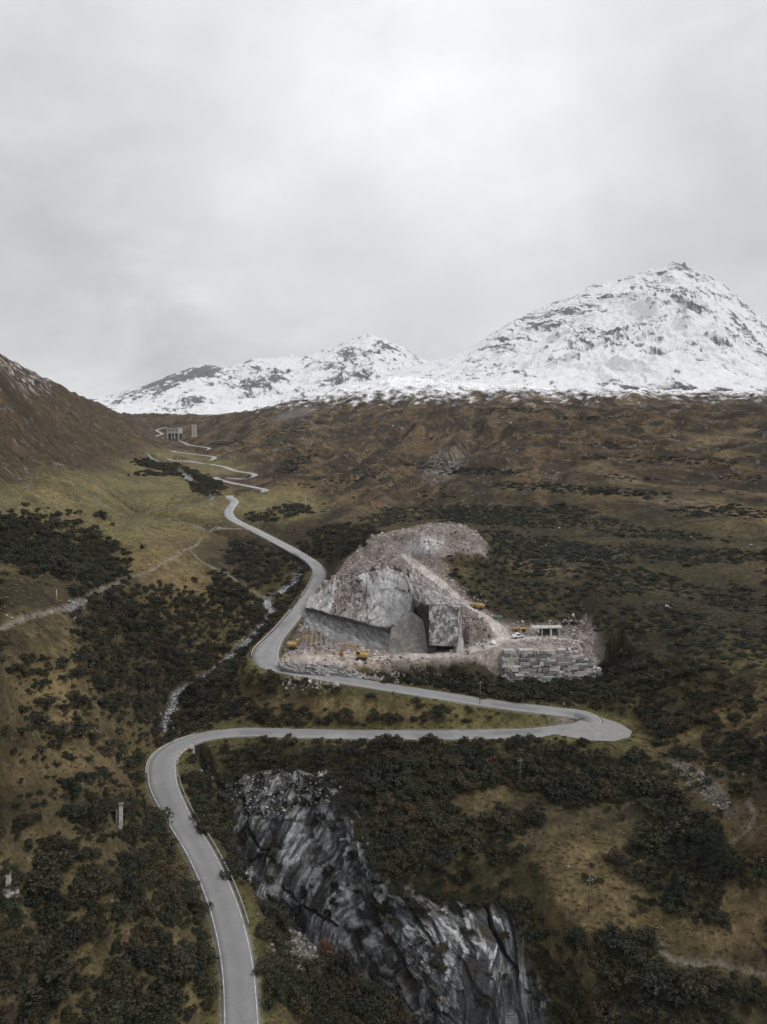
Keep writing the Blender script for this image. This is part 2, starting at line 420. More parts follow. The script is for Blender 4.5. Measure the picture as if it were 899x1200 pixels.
# front of the floor falls to the road below as a bank of tipped stone
front = (~inF) & (Y < 236) & (dF < 14) & (X > -36) & (X < 76)
Z = np.where(front, np.minimum(Z, fz - np.clip(dF, 0, 9) * np.where(X > 36, 9.0, 0.75)), Z)
Z = np.where(front & (X > 36), np.maximum(Z, 13.9), Z)
Z = np.where(~inF & (X > 56) & (dF < 30) & (Y > 232), np.maximum(Z, fz - .2 - dF * .75 - .4 * fbm(X / 3, Y / 3, 3, 15)), Z)
pile = PZ(674, 746, 24.6); Z += 3.6 * np.exp(-((X - pile[0]) / 5.0) ** 2 - ((Y - pile[1] - 1.0) / 4.0) ** 2) * (1 + .5 * fbm(X / 2, Y / 2, 3, 19))
qc = PF(492, 640, 300); qw = np.exp(-((X - qc[0]) / 25) ** 2 - ((Y - qc[1]) / 22) ** 2)
Z += qw * ((ridged(X / 17, Y / 17, 4, 25) - .5) * 6.5 + 1.2 * fbm(X / 4, Y / 4, 3, 27))

WL0, WR0 = PF(586, 795, 233)[0], PF(708, 798, 233)[0]
yw = 231.6 + np.maximum(0, X - 58) * .28
inW = (X > WL0 - 9) & (X < WR0 + 9) & (Y > yw - 16) & (Y < yw + 3.9)
footz = 13.9 + (yw - Y) * .05 + 1.15 * np.maximum(0, WL0 - .5 - X) + 1.15 * np.maximum(0, X - WR0 - 1)
Z = np.where(inW, np.minimum(Z, np.where(Y > yw - 1, 14.0 + 1.15 * np.maximum(0, WL0 - .5 - X) + 1.15 * np.maximum(0, X - WR0 - 1), footz + .2 * fbm(X / 3, Y / 3, 3, 6))), Z)
RTX = PF(668, 758, 236)[0]
capz = np.maximum(13.9, 24.4 - 10.4 * np.clip((X - RTX) / (WR0 - RTX), 0, 1.6)) + .85 * np.maximum(0, Y - yw - 5)
Z = np.where((X > RTX) & (Y > yw - 2) & (X < WR0 + 9) & (dF < 30), np.minimum(Z, np.where(Y > yw + 3.8, capz + 16 * sstep(WR0 - 4, WR0 + 9, X) + 1.2 * np.maximum(0, Y - yw - 11), 99)), Z)
# --- room cut out of the mound behind the quarry faces
CARVE = [PZ(*p) for p in [(352,748,21.8),(400,760,21.8),(458,765,22),(500,766,22),(546,765,22.3)]] + [PF(*p) for p in [(552,745,242),(549,712,248.5),(527,696,251.5),(501,679,257.5),(479,661,263.5),(470,662,263),(450,659,266),(427,667,272),(402,671,287),(373,687,302),(358,705,289)]]
inC = inside(CARVE, X, Y); dC = seg_dist(CARVE, X, Y)
Z = np.where(inC, np.minimum(Z, 21.6), Z)

# --- road benches
Dr, Zrd, Kr = col_dist(road_c, 17)
hw = np.interp(Kr, np.arange(nR), road_hw)
far = np.interp(Y, [200, 600], [8.0, 12.0])
far = np.where(np.interp(Kr, np.arange(nR), cut) > .3, 2.6, far)
w = 1 - sstep(hw + 0.9, hw + far, Dr)
Z = Z * (1 - w) + (Zrd - 0.10) * w
# gravel lay-by outside the hairpin
LAYBY = [PZ(x, y, 12.3) for x, y in [(655,861.5),(690,867.5),(720,868.5),(738,863.5),(741,857),(728,848),(705,840.5),(690,837.5),(675,846)]]
inL = inside(LAYBY, X, Y); dL_ = np.where(inL, 0, seg_dist(LAYBY, X, Y))
wl = 1 - sstep(0.8, 8, dL_); wl *= sstep(hw + 0.2, hw + 1.0, Dr)
Z = Z * (1 - wl) + (12.2 - 0.1) * wl
# --- tracks
for tr, hwt in ((trackA, 3.0), (trackB, 2.6), (side_track, 1.8)):
    Dt, Zt, _ = col_dist(tr, 9)
    w = (1 - sstep(hwt, hwt + 4.5, Dt)) * (1 - (1 - sstep(4.5, 6.5, Dr)))
    Z = Z * (1 - w) + (Zt - .05) * w
# --- the cliff of the gorge
gorge_rows = [
 [(248,915,193),(268,912,192),(300,905,192.5),(330,903,193),(352,904,192),(392,925,182),(425,972,166),(455,1030,153),(505,1046,152.5),(560,1056,151.5),(600,1062,150.5),(622,1112,142),(648,1185,131),(676,1262,119),(720,1400,100)],
 [(252,940,189.5),(275,945,189.5),(303,945,188.5),(332,950,186.5),(365,960,184),(398,985,175),(428,1020,163),(462,1060,155),(508,1078,151),(560,1092,148),(590,1098,148),(612,1142,141),(638,1205,131),(668,1282,119),(712,1420,100)],
 [(258,985,186),(283,1000,186),(313,1012,183),(345,1025,178),(378,1035,174),(408,1050,168),(440,1070,160),(475,1098,152),(515,1115,148),(560,1135,145),(582,1140,144),(604,1178,138),(630,1235,130),(660,1310,118),(705,1440,100)],
 [(266,1030,181),(295,1050,180),(325,1068,176),(358,1085,171),(392,1100,166),(425,1118,160),(460,1138,152),(495,1155,146),(528,1172,143),(562,1188,141),(580,1192,140),(600,1222,135),(626,1275,128),(656,1345,117),(700,1470,100)],
 [(280,1100,176),(310,1120,174),(340,1140,170),(372,1160,165),(405,1180,160),(440,1200,154),(475,1222,147),(508,1240,141),(540,1258,138),(568,1272,136),(585,1280,135),(602,1310,131),(626,1350,125),(654,1410,115),(698,1530,100)],
]
# --- gorge below the bend
GRIM = [PZ(*p) for p in [(247,912,2.5),(258,932,-1.5),(264,958,-7),(270,990,-9),(285,1025,-8.5),(305,1060,-7.5),(342,1090,-10),(385,1122,-12.5),(432,1152,-15),(492,1200,-18),(540,1262,-24),(600,1400,-30)]]
_OLD = [PF(*p) for p in [(700,1400,100),(668,1262,119),(644,1190,131),(622,1130,142),(600,1070,150),(560,1062,151),(505,1052,152),(455,1040,153),(425,990,164),(395,940,180),(350,914,191),(300,912,194),(268,918,199),(252,905,200)]]
GTOP = [PF(x, y, F + 2.5) for x, y, F in gorge_rows[0][::-1]][:-1] + [PF(254, 909, 195)]
GP = GRIM + GTOP
inG = inside(GP, X, Y)
dn = seg_dist(GRIM, X, Y, False); df = seg_dist(GTOP, X, Y, False)
gtop = catmull([PF(*p) for p in gorge_rows[0]], 1.0)
Dg, Zg, _ = col_dist(gtop, 12)
Z = np.where(inG, Z, Z + (np.minimum(Zg - .2, Z) - Z) * (1 - sstep(1.5, 7, Dg)) * sstep(hw + 1, hw + 6, Dr))
depth = np.minimum(dn * 5.0, np.interp(Y, [100, 130, 165, 186, 196, 203], [44, 40, 34, 24, 9, 2]))
Z = np.where(inG, Z - depth, Z)
# --- river bed
Dv, Zv, Kv = col_dist(river_c, 13)
hv = np.interp(Kv, np.arange(len(river_c)), river_hw)
roadcore = 0
w = 1 - sstep(hv + 0.3, hv + np.where(Kv < 62, 1.8, np.interp(Y, [200, 300, 500], [4.5, 5.5, 6])), Dv)
w *= np.where(inG, 0, 1)
Zbed = np.minimum(Z, Zv + np.clip(Dv - hv, -1, 8) * 0.55 - 0.35)
Z = Z * (1 - w) + Zbed * w

# --- small bumps everywhere off the road (tussocks, heather cushions, stones)
rough_w = sstep(0.3, 2.0, Dr - hw) * np.where(inL, 0, 1)
tus = fbm(X / 1.5, Y / 1.5, 3, 41) * 0.38 + np.abs(perlin(X / 0.8, Y / 0.8, 77)) * 0.22
Z += rough_w * tus * np.interp(Y, [60, 300, 900], [1.0, 1.2, 2.2]) * np.where(inF, 0.35, 1)

def hz(x, y):
    """terrain height at world x,y (arrays or scalars)"""
    x = np.asarray(x, float); y = np.asarray(y, float)
    fj = np.clip((np.arctan2(x, y) - az[0]) / (az[1] - az[0]), 0, NA - 1.001); fi = np.clip((np.log(np.hypot(x, y)) - lr[0]) / (lr[1] - lr[0]), 0, NRr - 1.001)
    i = fi.astype(int); j = fj.astype(int); a = fi - i; b = fj - j
    return (Z[i, j] * (1 - a) * (1 - b) + Z[i + 1, j] * a * (1 - b) + Z[i, j + 1] * (1 - a) * b + Z[i + 1, j + 1] * a * b)
def samp(G, x, y):
    x = np.asarray(x, float); y = np.asarray(y, float)
    j = np.clip(np.rint((np.arctan2(x, y) - az[0]) / (az[1] - az[0])), 0, NA - 1).astype(int); i = np.clip(np.rint((np.log(np.hypot(x, y)) - lr[0]) / (lr[1] - lr[0])), 0, NRr - 1).astype(int)
    return G[i, j]
def PT(px, py, fmin=60, fmax=2800):
    """where the sight line through a photo pixel first meets the ground"""
    F = np.exp(np.linspace(math.log(fmin), math.log(fmax), 3000))
    dx, dy = (px - CX) / FPX, (CY - py) / FPX
    t = F / (cp + dy * sp); x = dx * t; z = CAMZ + t * (dy * cp - sp)
    hit = np.nonzero(hz(x, F) >= z)[0]
    k = hit[0] if len(hit) else len(F) - 1
    return (x[k], F[k], float(hz(x[k], F[k])))

# ================================================================== GROUND COLOUR (albedo of grass, heath, bare stone, snow)
PXg, PYg = to_px(X, Y, Z)
def ell(cx, cy, rx, ry, soft=0.5, ang=0.0):
    c, s = math.cos(R(ang)), math.sin(R(ang)); dx = PXg - cx; dy = PYg - cy
    d = np.sqrt(((dx * c + dy * s) / rx) ** 2 + ((-dx * s + dy * c) / ry) ** 2)
    return 1 - sstep(1 - soft, 1 + soft, d + 0.28 * nz8)
def mixc(C, w, col): return C * (1 - w[..., None]) + np.array(col) * w[..., None]

nz8 = fbm(X / 8, Y / 8, 4, 51)
nz2 = fbm(X / 2.2, Y / 2.2, 4, 61)
nz40 = fbm(X / 38, Y / 55, 4, 71)
nz90 = fbm(X / 90 + 9, Y / 110, 3, 81)
nz20 = fbm(X / 20 + 2, Y / 24, 4, 91)

GREEN = (.150, .135, .060); OLIVE = (.068, .057, .028); STRAW = (.165, .122, .060); BROWN = (.068, .046, .029); RUST = (.092, .054, .030)
DARK = (.026, .026, .016); DARKHEATH = (.032, .026, .018); STONE = (.20, .195, .19); DUST = (.30, .265, .235); SNOWC = (.80, .81, .84)
C = np.zeros(X.shape + (3,)) + np.array(OLIVE)
upper = sstep(640, 540, PYg + 30 * nz40)
C = mixc(C, upper * 0.9, (.054, .037, .024))
C = mixc(C, upper * sstep(-.05, .35, nz20 + .5 * nz8) * .8, RUST)
C = mixc(C, sstep(.08, .30, nz40 + .45 * nz8) * np.where(PYg < 600, .55, .35), STRAW)
C = mixc(C, sstep(.0, .28, nz20 + .6 * nz2 - .05) * .35, STRAW)
C = mixc(C, sstep(.02, .25, -nz40 + .5 * nz8 - .02) * .75, DARKHEATH)
C = mixc(C, sstep(.10, .30, nz90 + .5 * nz20) * .4, DARK)
# streaks running along the slope on the big right-hand hill
st = fbm(X / 60 + Y / 160, Y / 14, 4, 101)
C = mixc(C, sstep(.10, .35, st) * .5 * (PXg > 330) * upper, STRAW)
C = mixc(C, sstep(.02, .22, -st) * .8 * (PXg > 330), DARKHEATH)
C = mixc(C, ell(720, 660, 240, 110, .6) * .45, (.032, .029, .018))
C = mixc(C, sstep(.05, .25, -fbm(X / 130 + Y / 260, Y / 70, 4, 109)) * .55 * (PXg > 300) * upper, (.030, .022, .016))
sf = fbm((ac1 + wv) / 20, al1 / 150, 4, 141) * (1 - mixr) + fbm((ac2 + wv) / 22, al2 / 130, 4, 143) * mixr
C = mixc(C, sstep(.04, .22, sf) * .55 * (A2 > -.3) * sstep(330, 430, Y), (.120, .082, .044)); C = mixc(C, sstep(.03, .20, -sf) * .75 * (A2 > -.3) * sstep(330, 430, Y), (.030, .023, .016))
C = mixc(C, sstep(.18, .34, fold) * .5 * onhill, (.028, .023, .016))
# left slope: dark heather above the meadow
lw = ell(60, 520, 120, 60, .5)
C = mixc(C, lw * .75, (.046, .036, .022)); C = mixc(C, lw * sstep(0.05, .3, nz20 + .4 * nz2) * .35, RUST); C = mixc(C, lw * sstep(.02, .2, nz8 + .8 * nz2) * .4, (.095, .078, .045))
# meadows on the valley floor
mead = np.zeros(X.shape)
for e in [(150,577,110,20,.5,5),(60,590,90,24,.5,0),(225,598,60,10,.4,0),(330,592,45,18,.4,0),(190,560,55,10,.5,20),(215,537,45,8,.5,10),(300,590,30,14,.3,0),(130,625,120,14,.6,-5),(250,548,40,10,.5,0)]:
    mead = np.maximum(mead, ell(*e))
C = mixc(C, mead * np.clip(.78 + .5 * nz8, 0, 1), GREEN); C = mixc(C, mead * sstep(.0, .25, nz20 + .5 * nz2) * .55, STRAW); C = mixc(C, mead * sstep(.10, .30, -nz20 + .6 * nz8) * .5, BROWN)
for e in [(160,655,80,16,.5,-20),(200,680,40,30,.5,30),(40,650,60,22,.5,0),(50,790,50,22,.5,0),(60,830,60,30,.6,0),(90,900,90,30,.7,0),(120,1090,90,90,.7,0),(60,1010,60,50,.7,0),(215,1140,30,60,.6,0)]:
    C = mixc(C, np.clip(ell(*e) * (.58 + .6 * nz8), 0, 1), STRAW)
# dry grass clearings in the foreground
for e in [(690,985,62,48,.5,0),(720,1055,70,40,.6,0),(865,950,50,40,.6,0),(870,1060,50,50,.7,0),(560,935,30,25,.6,0),(790,900,60,40,.7,0),(420,828,90,14,.6,3),(600,852,70,8,.5,0),(690,1130,40,30,.7,0),(840,1100,60,20,.7,0)]:
    C = mixc(C, ell(*e) * np.clip(.45 + .6 * nz8 + .4 * nz2, 0, 1), STRAW)
# green verges beside the road
verge = (1 - sstep(hw + 1.5, hw + 5, Dr)) * (PYg > 760)
C = mixc(C, verge * .75 * np.clip(.8 + nz2, 0, 1), (.080, .080, .028)); C = mixc(C, (1 - sstep(hw + .1, hw + 1.0, Dr + .5 * nz2)) * .8, (.17, .155, .125))
C = mixc(C, (1 - sstep(1.5, 6, dL_)) * sstep(hw, hw + 1, Dr) * .6, (.095, .09, .032))
# ground under the scrub
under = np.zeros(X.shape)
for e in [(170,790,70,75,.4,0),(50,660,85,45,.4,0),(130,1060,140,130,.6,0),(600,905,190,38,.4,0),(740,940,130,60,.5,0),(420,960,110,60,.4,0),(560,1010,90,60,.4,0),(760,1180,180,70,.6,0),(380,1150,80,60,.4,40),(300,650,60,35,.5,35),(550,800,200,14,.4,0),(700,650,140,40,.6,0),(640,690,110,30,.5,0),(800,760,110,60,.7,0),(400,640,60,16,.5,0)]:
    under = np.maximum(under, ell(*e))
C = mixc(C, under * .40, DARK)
# bare rock outcrops and stones on the hills
rk = ridged(X / 26 + 11, Y / 34, 4, 121)
C = mixc(C, sstep(.80, .92, rk + .25 * nz2) * sstep(640, 540, PYg) * .7, (.16, .155, .15))
C = mixc(C, ell(520, 545, 26, 16, .5, -30) * sstep(-.1, .3, nz2 + nz8 * .5), (.2, .2, .2))
C = mixc(C, ell(345, 485, 28, 5, .5, -14) * .55, (.17, .16, .155))
for e in [(835,515,40,7,.6,-12),(730,560,24,6,.6,10),(700,548,16,8,.5,0),(800,590,70,6,.6,8),(640,668,45,9,.6,10),(870,600,60,8,.7,15)]:
    C = mixc(C, ell(*e) * np.clip(.45 + nz8, 0, .8), (.17, .125, .075))
# snow dusting above the snow line
alt = Z + 22 * nz20 + 14 * nz8 + 10 * nz2
snow_r = sstep(140, 176, alt + 26 * nz20 + 10 * nz8) * (PXg > 300) * sstep(1000, 1420, Y + 380 * nz40 + 160 * nz20)
snow_l = sstep(128, 150, alt + 8 * nz2) * (PXg < 60) * sstep(.1, .35, nz8 + .8 * nz2) * .5
snow_v = sstep(138, 185, alt + 30 * nz2) * sstep(1500, 1900, Y)
snow = np.clip(np.maximum(np.maximum(snow_r, snow_l * .85), snow_v), 0, 1)
C = mixc(C, snow, SNOWC)
# quarry: crushed stone, dust
qpoly = [PF(*p) for p in [(338,766,240),(360,710,275),(384,684,290),(408,661,300),(426,642,308),(440,622,318),(480,616,326),(530,622,316),(556,622,312),(568,632,304),(566,648,291),(540,652,288),(512,664,280),(530,682,270),(556,702,262),(585,722,256),(612,733,256),(650,730,262),(684,738,262),(700,768,245),(705,800,229)]] + [PZ(*p) for p in [(640,800,15),(590,796,15),(500,786,17),(420,784,17),(350,784,18),(325,778,20)]]
inQ = inside(qpoly, X, Y); dQ = np.where(inQ, 0, seg_dist(qpoly, X, Y))
q = 1 - sstep(-.3, 1.2, dQ / 2.5 + nz2 * 1.2)
q *= np.where((PXg > 500) & (PYg > 779) & (PXg < 592), .15, 1); q *= np.where((Y < yw - .5) & (PXg > 590), .2, 1)
QC = np.zeros(X.shape + (3,)) + np.array((.195, .160, .145))
QC = mixc(QC, sstep(-.2, .3, nz8 + nz2 * .5), (.29, .255, .24)); QC = mixc(QC, sstep(.05, .35, -nz2 - .3 * nz8) * .6, (.13, .115, .108))
C = C * (1 - q[..., None]) + QC * q[..., None]
C = mixc(C, q * ell(497, 639, 22, 10, .5, -10) * .8, (.50, .50, .50))
C = mixc(C, inF * np.clip(.75 + .5 * nz2, 0, 1), DUST)
C = mixc(C, inF * ell(395, 772, 60, 7, .5) * .8, (.40, .315, .25))
for tr, hwt, c in ((trackA, 2.6, (.40, .365, .34)), (trackB, 2.2, (.40, .36, .33)), (side_track, 1.4, (.24, .22, .2))):
    Dt, _, _ = col_dist(tr, 6)
    C = mixc(C, (1 - sstep(hwt - .5, hwt + .7, Dt + .5 * nz2)) * .9, c)
# footpaths worn through the heath
def path_px(pts): return catmull([PT(*p) for p in pts], 1.0)
PATHS = [(path_px([(3,736),(20,728),(60,716),(100,702),(150,676),(190,660),(222,643),(236,630)]), .55), (path_px([(222,645),(240,660),(265,672),(290,690),(320,700)]), .6),
         (path_px([(768,1092),(775,1110),(790,1124),(815,1129),(840,1126),(860,1134),(899,1141),(960,1150)]), .35), (path_px([(860,985),(878,970),(884,955),(876,940)]), .3)]
for pc, ph in PATHS:
    Dp, Zp_, _ = col_dist(pc, 5)
    pw = 1 - sstep(ph - .2, ph + .8, Dp + .9 * nz2)
    C = mixc(C, pw * np.clip(.7 + nz2, 0, .95), (.21, .185, .155)); Z -= .25 * (1 - sstep(ph, ph + .8, Dp))
# tipped stone: scree fans
SCREE = [(355,1115,26,34,.5,-30),(826,922,12,50,.5,-48),(325,935,55,22,.4,0),(383,925,18,18,.4,0),(88,710,13,7,.5,-15),(12,1042,10,8,.5,0)]
for e in SCREE[:2] + SCREE[4:]:
    C = mixc(C, ell(*e) * np.clip(.7 + nz2, 0, 1) * .7, (.13, .12, .11))
# stony river bed, wet rock
rb = 1 - sstep(hv + .1, hv + 1.3, Dv + .8 * nz2)
C = mixc(C, rb * .85, (.12, .115, .11)); C = mixc(C, rb * sstep(.0, .25, nz2) * .6, (.06, .06, .06))
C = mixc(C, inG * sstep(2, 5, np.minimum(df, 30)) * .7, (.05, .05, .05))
C *= (1 + .28 * nz2 + .15 * fbm(X / .9, Y / .9, 3, 131))[..., None]
C = np.clip(C, .006, .9)

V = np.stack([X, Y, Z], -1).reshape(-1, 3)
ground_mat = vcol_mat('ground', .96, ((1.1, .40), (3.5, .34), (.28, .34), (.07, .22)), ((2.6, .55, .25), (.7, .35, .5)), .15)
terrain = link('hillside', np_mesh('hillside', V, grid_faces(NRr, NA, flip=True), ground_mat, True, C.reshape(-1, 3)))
tag(terrain, kind='structure')

# ================================================================== ROAD
def ribbon(pts, offL, offR, dz=0.0, thick=0.0):
    """strip between two offsets (arrays, + is left of travel) with a side skirt"""
    T = np.gradient(pts[:, :2], axis=0); T /= np.linalg.norm(T, axis=1)[:, None] + 1e-9
    Nn = np.stack([-T[:, 1], T[:, 0]], 1); n = len(pts)
    k = 5 if thick == 0 else 7
    rows = []
    for a in np.linspace(0, 1, 5):
        o = offL * (1 - a) + offR * a
        rows.append(np.c_[pts[:, :2] + Nn * np.broadcast_to(o, n)[:, None], pts[:, 2] + dz])
    if thick:
        lo = rows[0].copy(); lo[:, 2] -= thick; hi = rows[-1].copy(); hi[:, 2] -= thick
        rows = [lo] + rows + [hi]
    Vv = np.stack(rows, 1).reshape(-1, 3)
    return Vv, grid_faces(n, len(rows), flip=True)

def asphalt_mat():
    m, nt, b = new_mat('asphalt'); h = NT(nt); p = h.pos()
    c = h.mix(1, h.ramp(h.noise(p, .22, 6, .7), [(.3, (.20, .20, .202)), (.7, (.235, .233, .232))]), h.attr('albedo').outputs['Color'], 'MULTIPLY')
    c = h.mix(1, c, h.ramp(h.noise(p, 9, 4, .7), [(.25, .78), (.75, 1.2)]), 'MULTIPLY')
    cr = h.n('ShaderNodeTexVoronoi', feature='DISTANCE_TO_EDGE'); cr.inputs['Scale'].default_value = .22
    h.l(h.mix(.55, p, h.n('ShaderNodeTexNoise').outputs['Color'], 'ADD'), cr.inputs['Vector'])
    c = h.mix(h.math('MULTIPLY', h.ramp(cr.outputs['Distance'], [(.0, 1), (.012, 0)]), .35), c, (.07, .07, .07))
    # tyre-darkened lanes and repair patches
    c = h.mix(h.math('MULTIPLY', h.ramp(h.noise(p, .09, 2, .4), [(.5, 0), (.52, 1)]), .13), c, (.15, .15, .15))
    h.l(c, b.inputs['Base Color']); b.inputs['Roughness'].default_value = .8; b.inputs['Specular IOR Level'].default_value = .35
    h.bump(h.noise(p, 14, 4, .7), .3, .02, b)
    return m
asphalt = asphalt_mat()
v, f = ribbon(road_c, road_hw, -road_hw, 0.06, 0.6)
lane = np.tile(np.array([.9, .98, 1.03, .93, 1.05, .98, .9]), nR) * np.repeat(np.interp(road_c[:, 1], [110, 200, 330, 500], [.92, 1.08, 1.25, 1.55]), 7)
lane = lane.reshape(nR, 7); rr_ = np.random.default_rng(3)
for _ in range(34):
    k0 = int(rr_.integers(60, 700)); ln_ = int(rr_.integers(4, 16)); c0 = int(rr_.integers(1, 4)); lane[k0:k0 + ln_, c0:c0 + 2] *= rr_.choice([.80, .86, .90, 1.10])
_u, _v = to_px(road_c[:, 0], road_c[:, 1], road_c[:, 2]); kh = int(np.argmin((_u - 688) ** 2 + (_v - 840) ** 2)); lane[kh - 3:kh + 5, 1:4] *= np.array([.45, .45, .8])
lane = lane.ravel()
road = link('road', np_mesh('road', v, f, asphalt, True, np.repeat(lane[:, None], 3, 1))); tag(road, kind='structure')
paint = simple_mat('road_paint', (.50, .50, .49), .7, var=.5, scale=.8)
mv, mf, base = [], [], 0
for s in (1, -1):
    for a, b_ in ((0, 360), (372, 620)) if s == 1 else ((0, 345), (352, 470), (478, 640)):
        seg = road_c[a:b_]; e = road_hw[a:b_] - .32
        v, f = ribbon(seg, s * e, s * (e - .14), 0.068)
        mv.append(v); mf.append(f + base); base += len(v)
mark = link('road_marking', np_mesh('road_marking', np.vstack(mv), np.vstack(mf), paint)); tag(mark, kind='structure')
gravel = simple_mat('gravel', (.235, .230, .222), .95, var=.13, scale=.5, bump=.2, bdist=.02)
bm = bmesh.new(); bm.faces.new([bm.verts.new((p[0], p[1], 12.27)) for p in LAYBY]); bmesh.ops.recalc_face_normals(bm, faces=bm.faces)
bmesh.ops.triangulate(bm, faces=bm.faces); me = bpy.data.meshes.new('gravel_layby'); bm.to_mesh(me); bm.free(); me.materials.append(gravel)
tag(link('gravel_layby', me), kind='structure')

# ================================================================== ROCK FACES
def voronoi(x, y, seed):
    """nearest two feature points: cell random, offset to centre, edge distance"""
    ix, iy = np.floor(x).astype(np.int32), np.floor(y).astype(np.int32)
    b1 = np.full(x.shape, 9e9); b2 = b1.copy(); cid = np.zeros(x.shape, np.uint32); ox = np.zeros(x.shape); oy = np.zeros(x.shape)
    for i in (-1, 0, 1):
        for j in (-1, 0, 1):
            hh = _hash(ix + i, iy + j, seed); px = ix + i + (hh & np.uint32(1023)) / 1023.0; py = iy + j + ((hh >> np.uint32(10)) & np.uint32(1023)) / 1023.0
            dx, dy = x - px, y - py; d = np.hypot(dx, dy); c = d < b1
            b2 = np.where(c, b1, np.minimum(b2, d)); ox = np.where(c, dx, ox); oy = np.where(c, dy, oy); cid = np.where(c, hh, cid); b1 = np.where(c, d, b1)
    r1 = (cid & np.uint32(255)) / 255.0; r2 = ((cid >> np.uint32(8)) & np.uint32(255)) / 255.0; r3 = ((cid >> np.uint32(16)) & np.uint32(255)) / 255.0
    return r1, r2, r3, ox, oy, b2 - b1

def facets(a, b, size, stretch, ang, seed, tilt=.5, step=.6, crack=.25):
    """blocky fractured-rock relief in metres on patch coordinates a (along), b (down)"""
    c, s_ = math.cos(R(ang)), math.sin(R(ang)); u = (a * c + b * s_) / size; v = (-a * s_ + b * c) / (size * stretch)
    u = u + .25 * perlin(u * 1.7, v * 1.7, seed + 3); v = v + .25 * perlin(u * 1.7 + 7, v * 1.7, seed + 4)
    r1, r2, r3, ox, oy, e = voronoi(u, v, seed)
    return size * ((r1 - .5) * step + tilt * ((r2 - .5) * ox + (r3 - .5) * oy)) - size * crack * (1 - sstep(0, .10, e)), r1, e

def face_patch(ctrl_rows, res, skirt=4.0):
    """rows of (photo x, photo y, metres ahead), top row first -> dense grid with metric coordinates and normals"""
    n = max(len(r) for r in ctrl_rows)
    G = []
    for r in ctrl_rows:
        p = np.array([PF(*q) for q in r]); t = np.linspace(0, 1, len(p)); tt = np.linspace(0, 1, n)
        G.append(np.stack([np.interp(tt, t, p[:, k]) for k in range(3)], 1))
    G = np.array(G)
    L = np.linalg.norm(np.diff(G, axis=1), axis=2).sum(1).max(); H = np.linalg.norm(np.diff(G, axis=0), axis=2).sum(0).max()
    nu, nv = int(L / res) + 2, int(H / res) + 2
    fi, fj = np.meshgrid(np.linspace(0, G.shape[0] - 1, nv), np.linspace(0, G.shape[1] - 1, nu), indexing='ij')
    P = np.stack([bicubic(G[:, :, k], fi, fj) for k in range(3)], -1)
    du = np.gradient(P, axis=1); dv = np.gradient(P, axis=0)
    N = np.cross(du, dv); N /= np.linalg.norm(N, axis=2)[..., None] + 1e-9
    flip = np.sum(N * (np.array([0, 0, CAMZ]) - P), axis=2).mean() < 0
    if flip: N = -N
    a = np.cumsum(np.linalg.norm(du, axis=2), axis=1); b = np.cumsum(np.linalg.norm(dv, axis=2), axis=0)
    return P, N, a, b, fj / (G.shape[1] - 1), fi / (G.shape[0] - 1)

def patch_mesh(name, P, N, Cc, mat, back=4.0):
    """the face plus a rim folded back into the hill"""
    Nb = N.mean((0, 1)); Nb /= np.linalg.norm(Nb)
    P2 = np.pad(P, ((1, 1), (1, 1), (0, 0)), mode='edge'); C2 = np.pad(Cc, ((1, 1), (1, 1), (0, 0)), mode='edge')
    o = -Nb * back; o[2] = min(o[2], -.6)
    P2[0] += o; P2[-1] += o; P2[1:-1, 0] += o; P2[1:-1, -1] += o
    n, m = P2.shape[:2]
    du = P2[n // 2, m // 2 + 1] - P2[n // 2, m // 2]; dv = P2[n // 2 + 1, m // 2] - P2[n // 2, m // 2]
    fl = np.dot(np.cross(du, dv), Nb) < 0
    return link(name, np_mesh(name, P2.reshape(-1, 3), grid_faces(n, m, flip=fl), mat, False, np.clip(C2, .01, .9).reshape(-1, 3)))

def cracks(px, py, lines):
    """distance in photo pixels of a face point to hand-placed fissures"""
    d = np.full(px.shape, 1e6)
    for l in lines: d = np.minimum(d, seg_dist(l, px, py, False))
    return d

rock_mat = vcol_mat('rock', .9, ((.7, .22), (1.8, .34), (5.0, .30)), ((3.0, .5, .12), (9.0, .4, .05)), .3)

# --- the cliff of the gorge
P, N, a, b, fu, fv = face_patch(gorge_rows, .3)
ppx, ppy = to_px(P[..., 0], P[..., 1], P[..., 2])
def rot2(a, b, d): return a * math.cos(R(d)) + b * math.sin(R(d)), -a * math.sin(R(d)) + b * math.cos(R(d))
wa = a + 1.0 * fbm(a / 12, b / 12, 2, 201) + .25 * fbm(a / 2.6, b / 2.6, 3, 203); wb = b + 1.0 * fbm(a / 12 + 7, b / 10, 2, 205)
f0, r0, e0 = facets(wa, wb, 12.0, 1.3, 20, 211, .30, .22, .02)
f1, r1, e1 = facets(wa, wb, 4.6, 2.3, 30, 213, .34, .24, .07)
f2, r2, e2 = facets(wa, wb, 1.7, 2.6, 34, 217, .42, .28, .12)
f3, r3, e3 = facets(wa, wb, .75, 1.5, 20, 219, .5, .35, .10)
CR = cracks(ppx, ppy, [[(283,935),(293,968),(305,990),(322,1010)], [(398,962),(404,985),(420,1005),(440,1018),(462,1026)], [(404,985),(418,1012),(436,1030),(470,1037),(505,1036)], [(436,1030),(452,1046),(475,1062),(500,1090)], [(470,1037),(490,1075),(510,1105)], [(568,1052),(577,1088),(592,1118),(612,1150),(632,1180)], [(330,1040),(352,1062),(395,1085)], [(404,985),(400,1018)], [(355,1045),(345,1075)]])
CR = CR + 3.2 * fbm(a / 3, b / 3, 4, 5)
crw = 1 - sstep(.3, 3.0, CR)
wn = fbm(a / 9, b / 9, 3, 221)
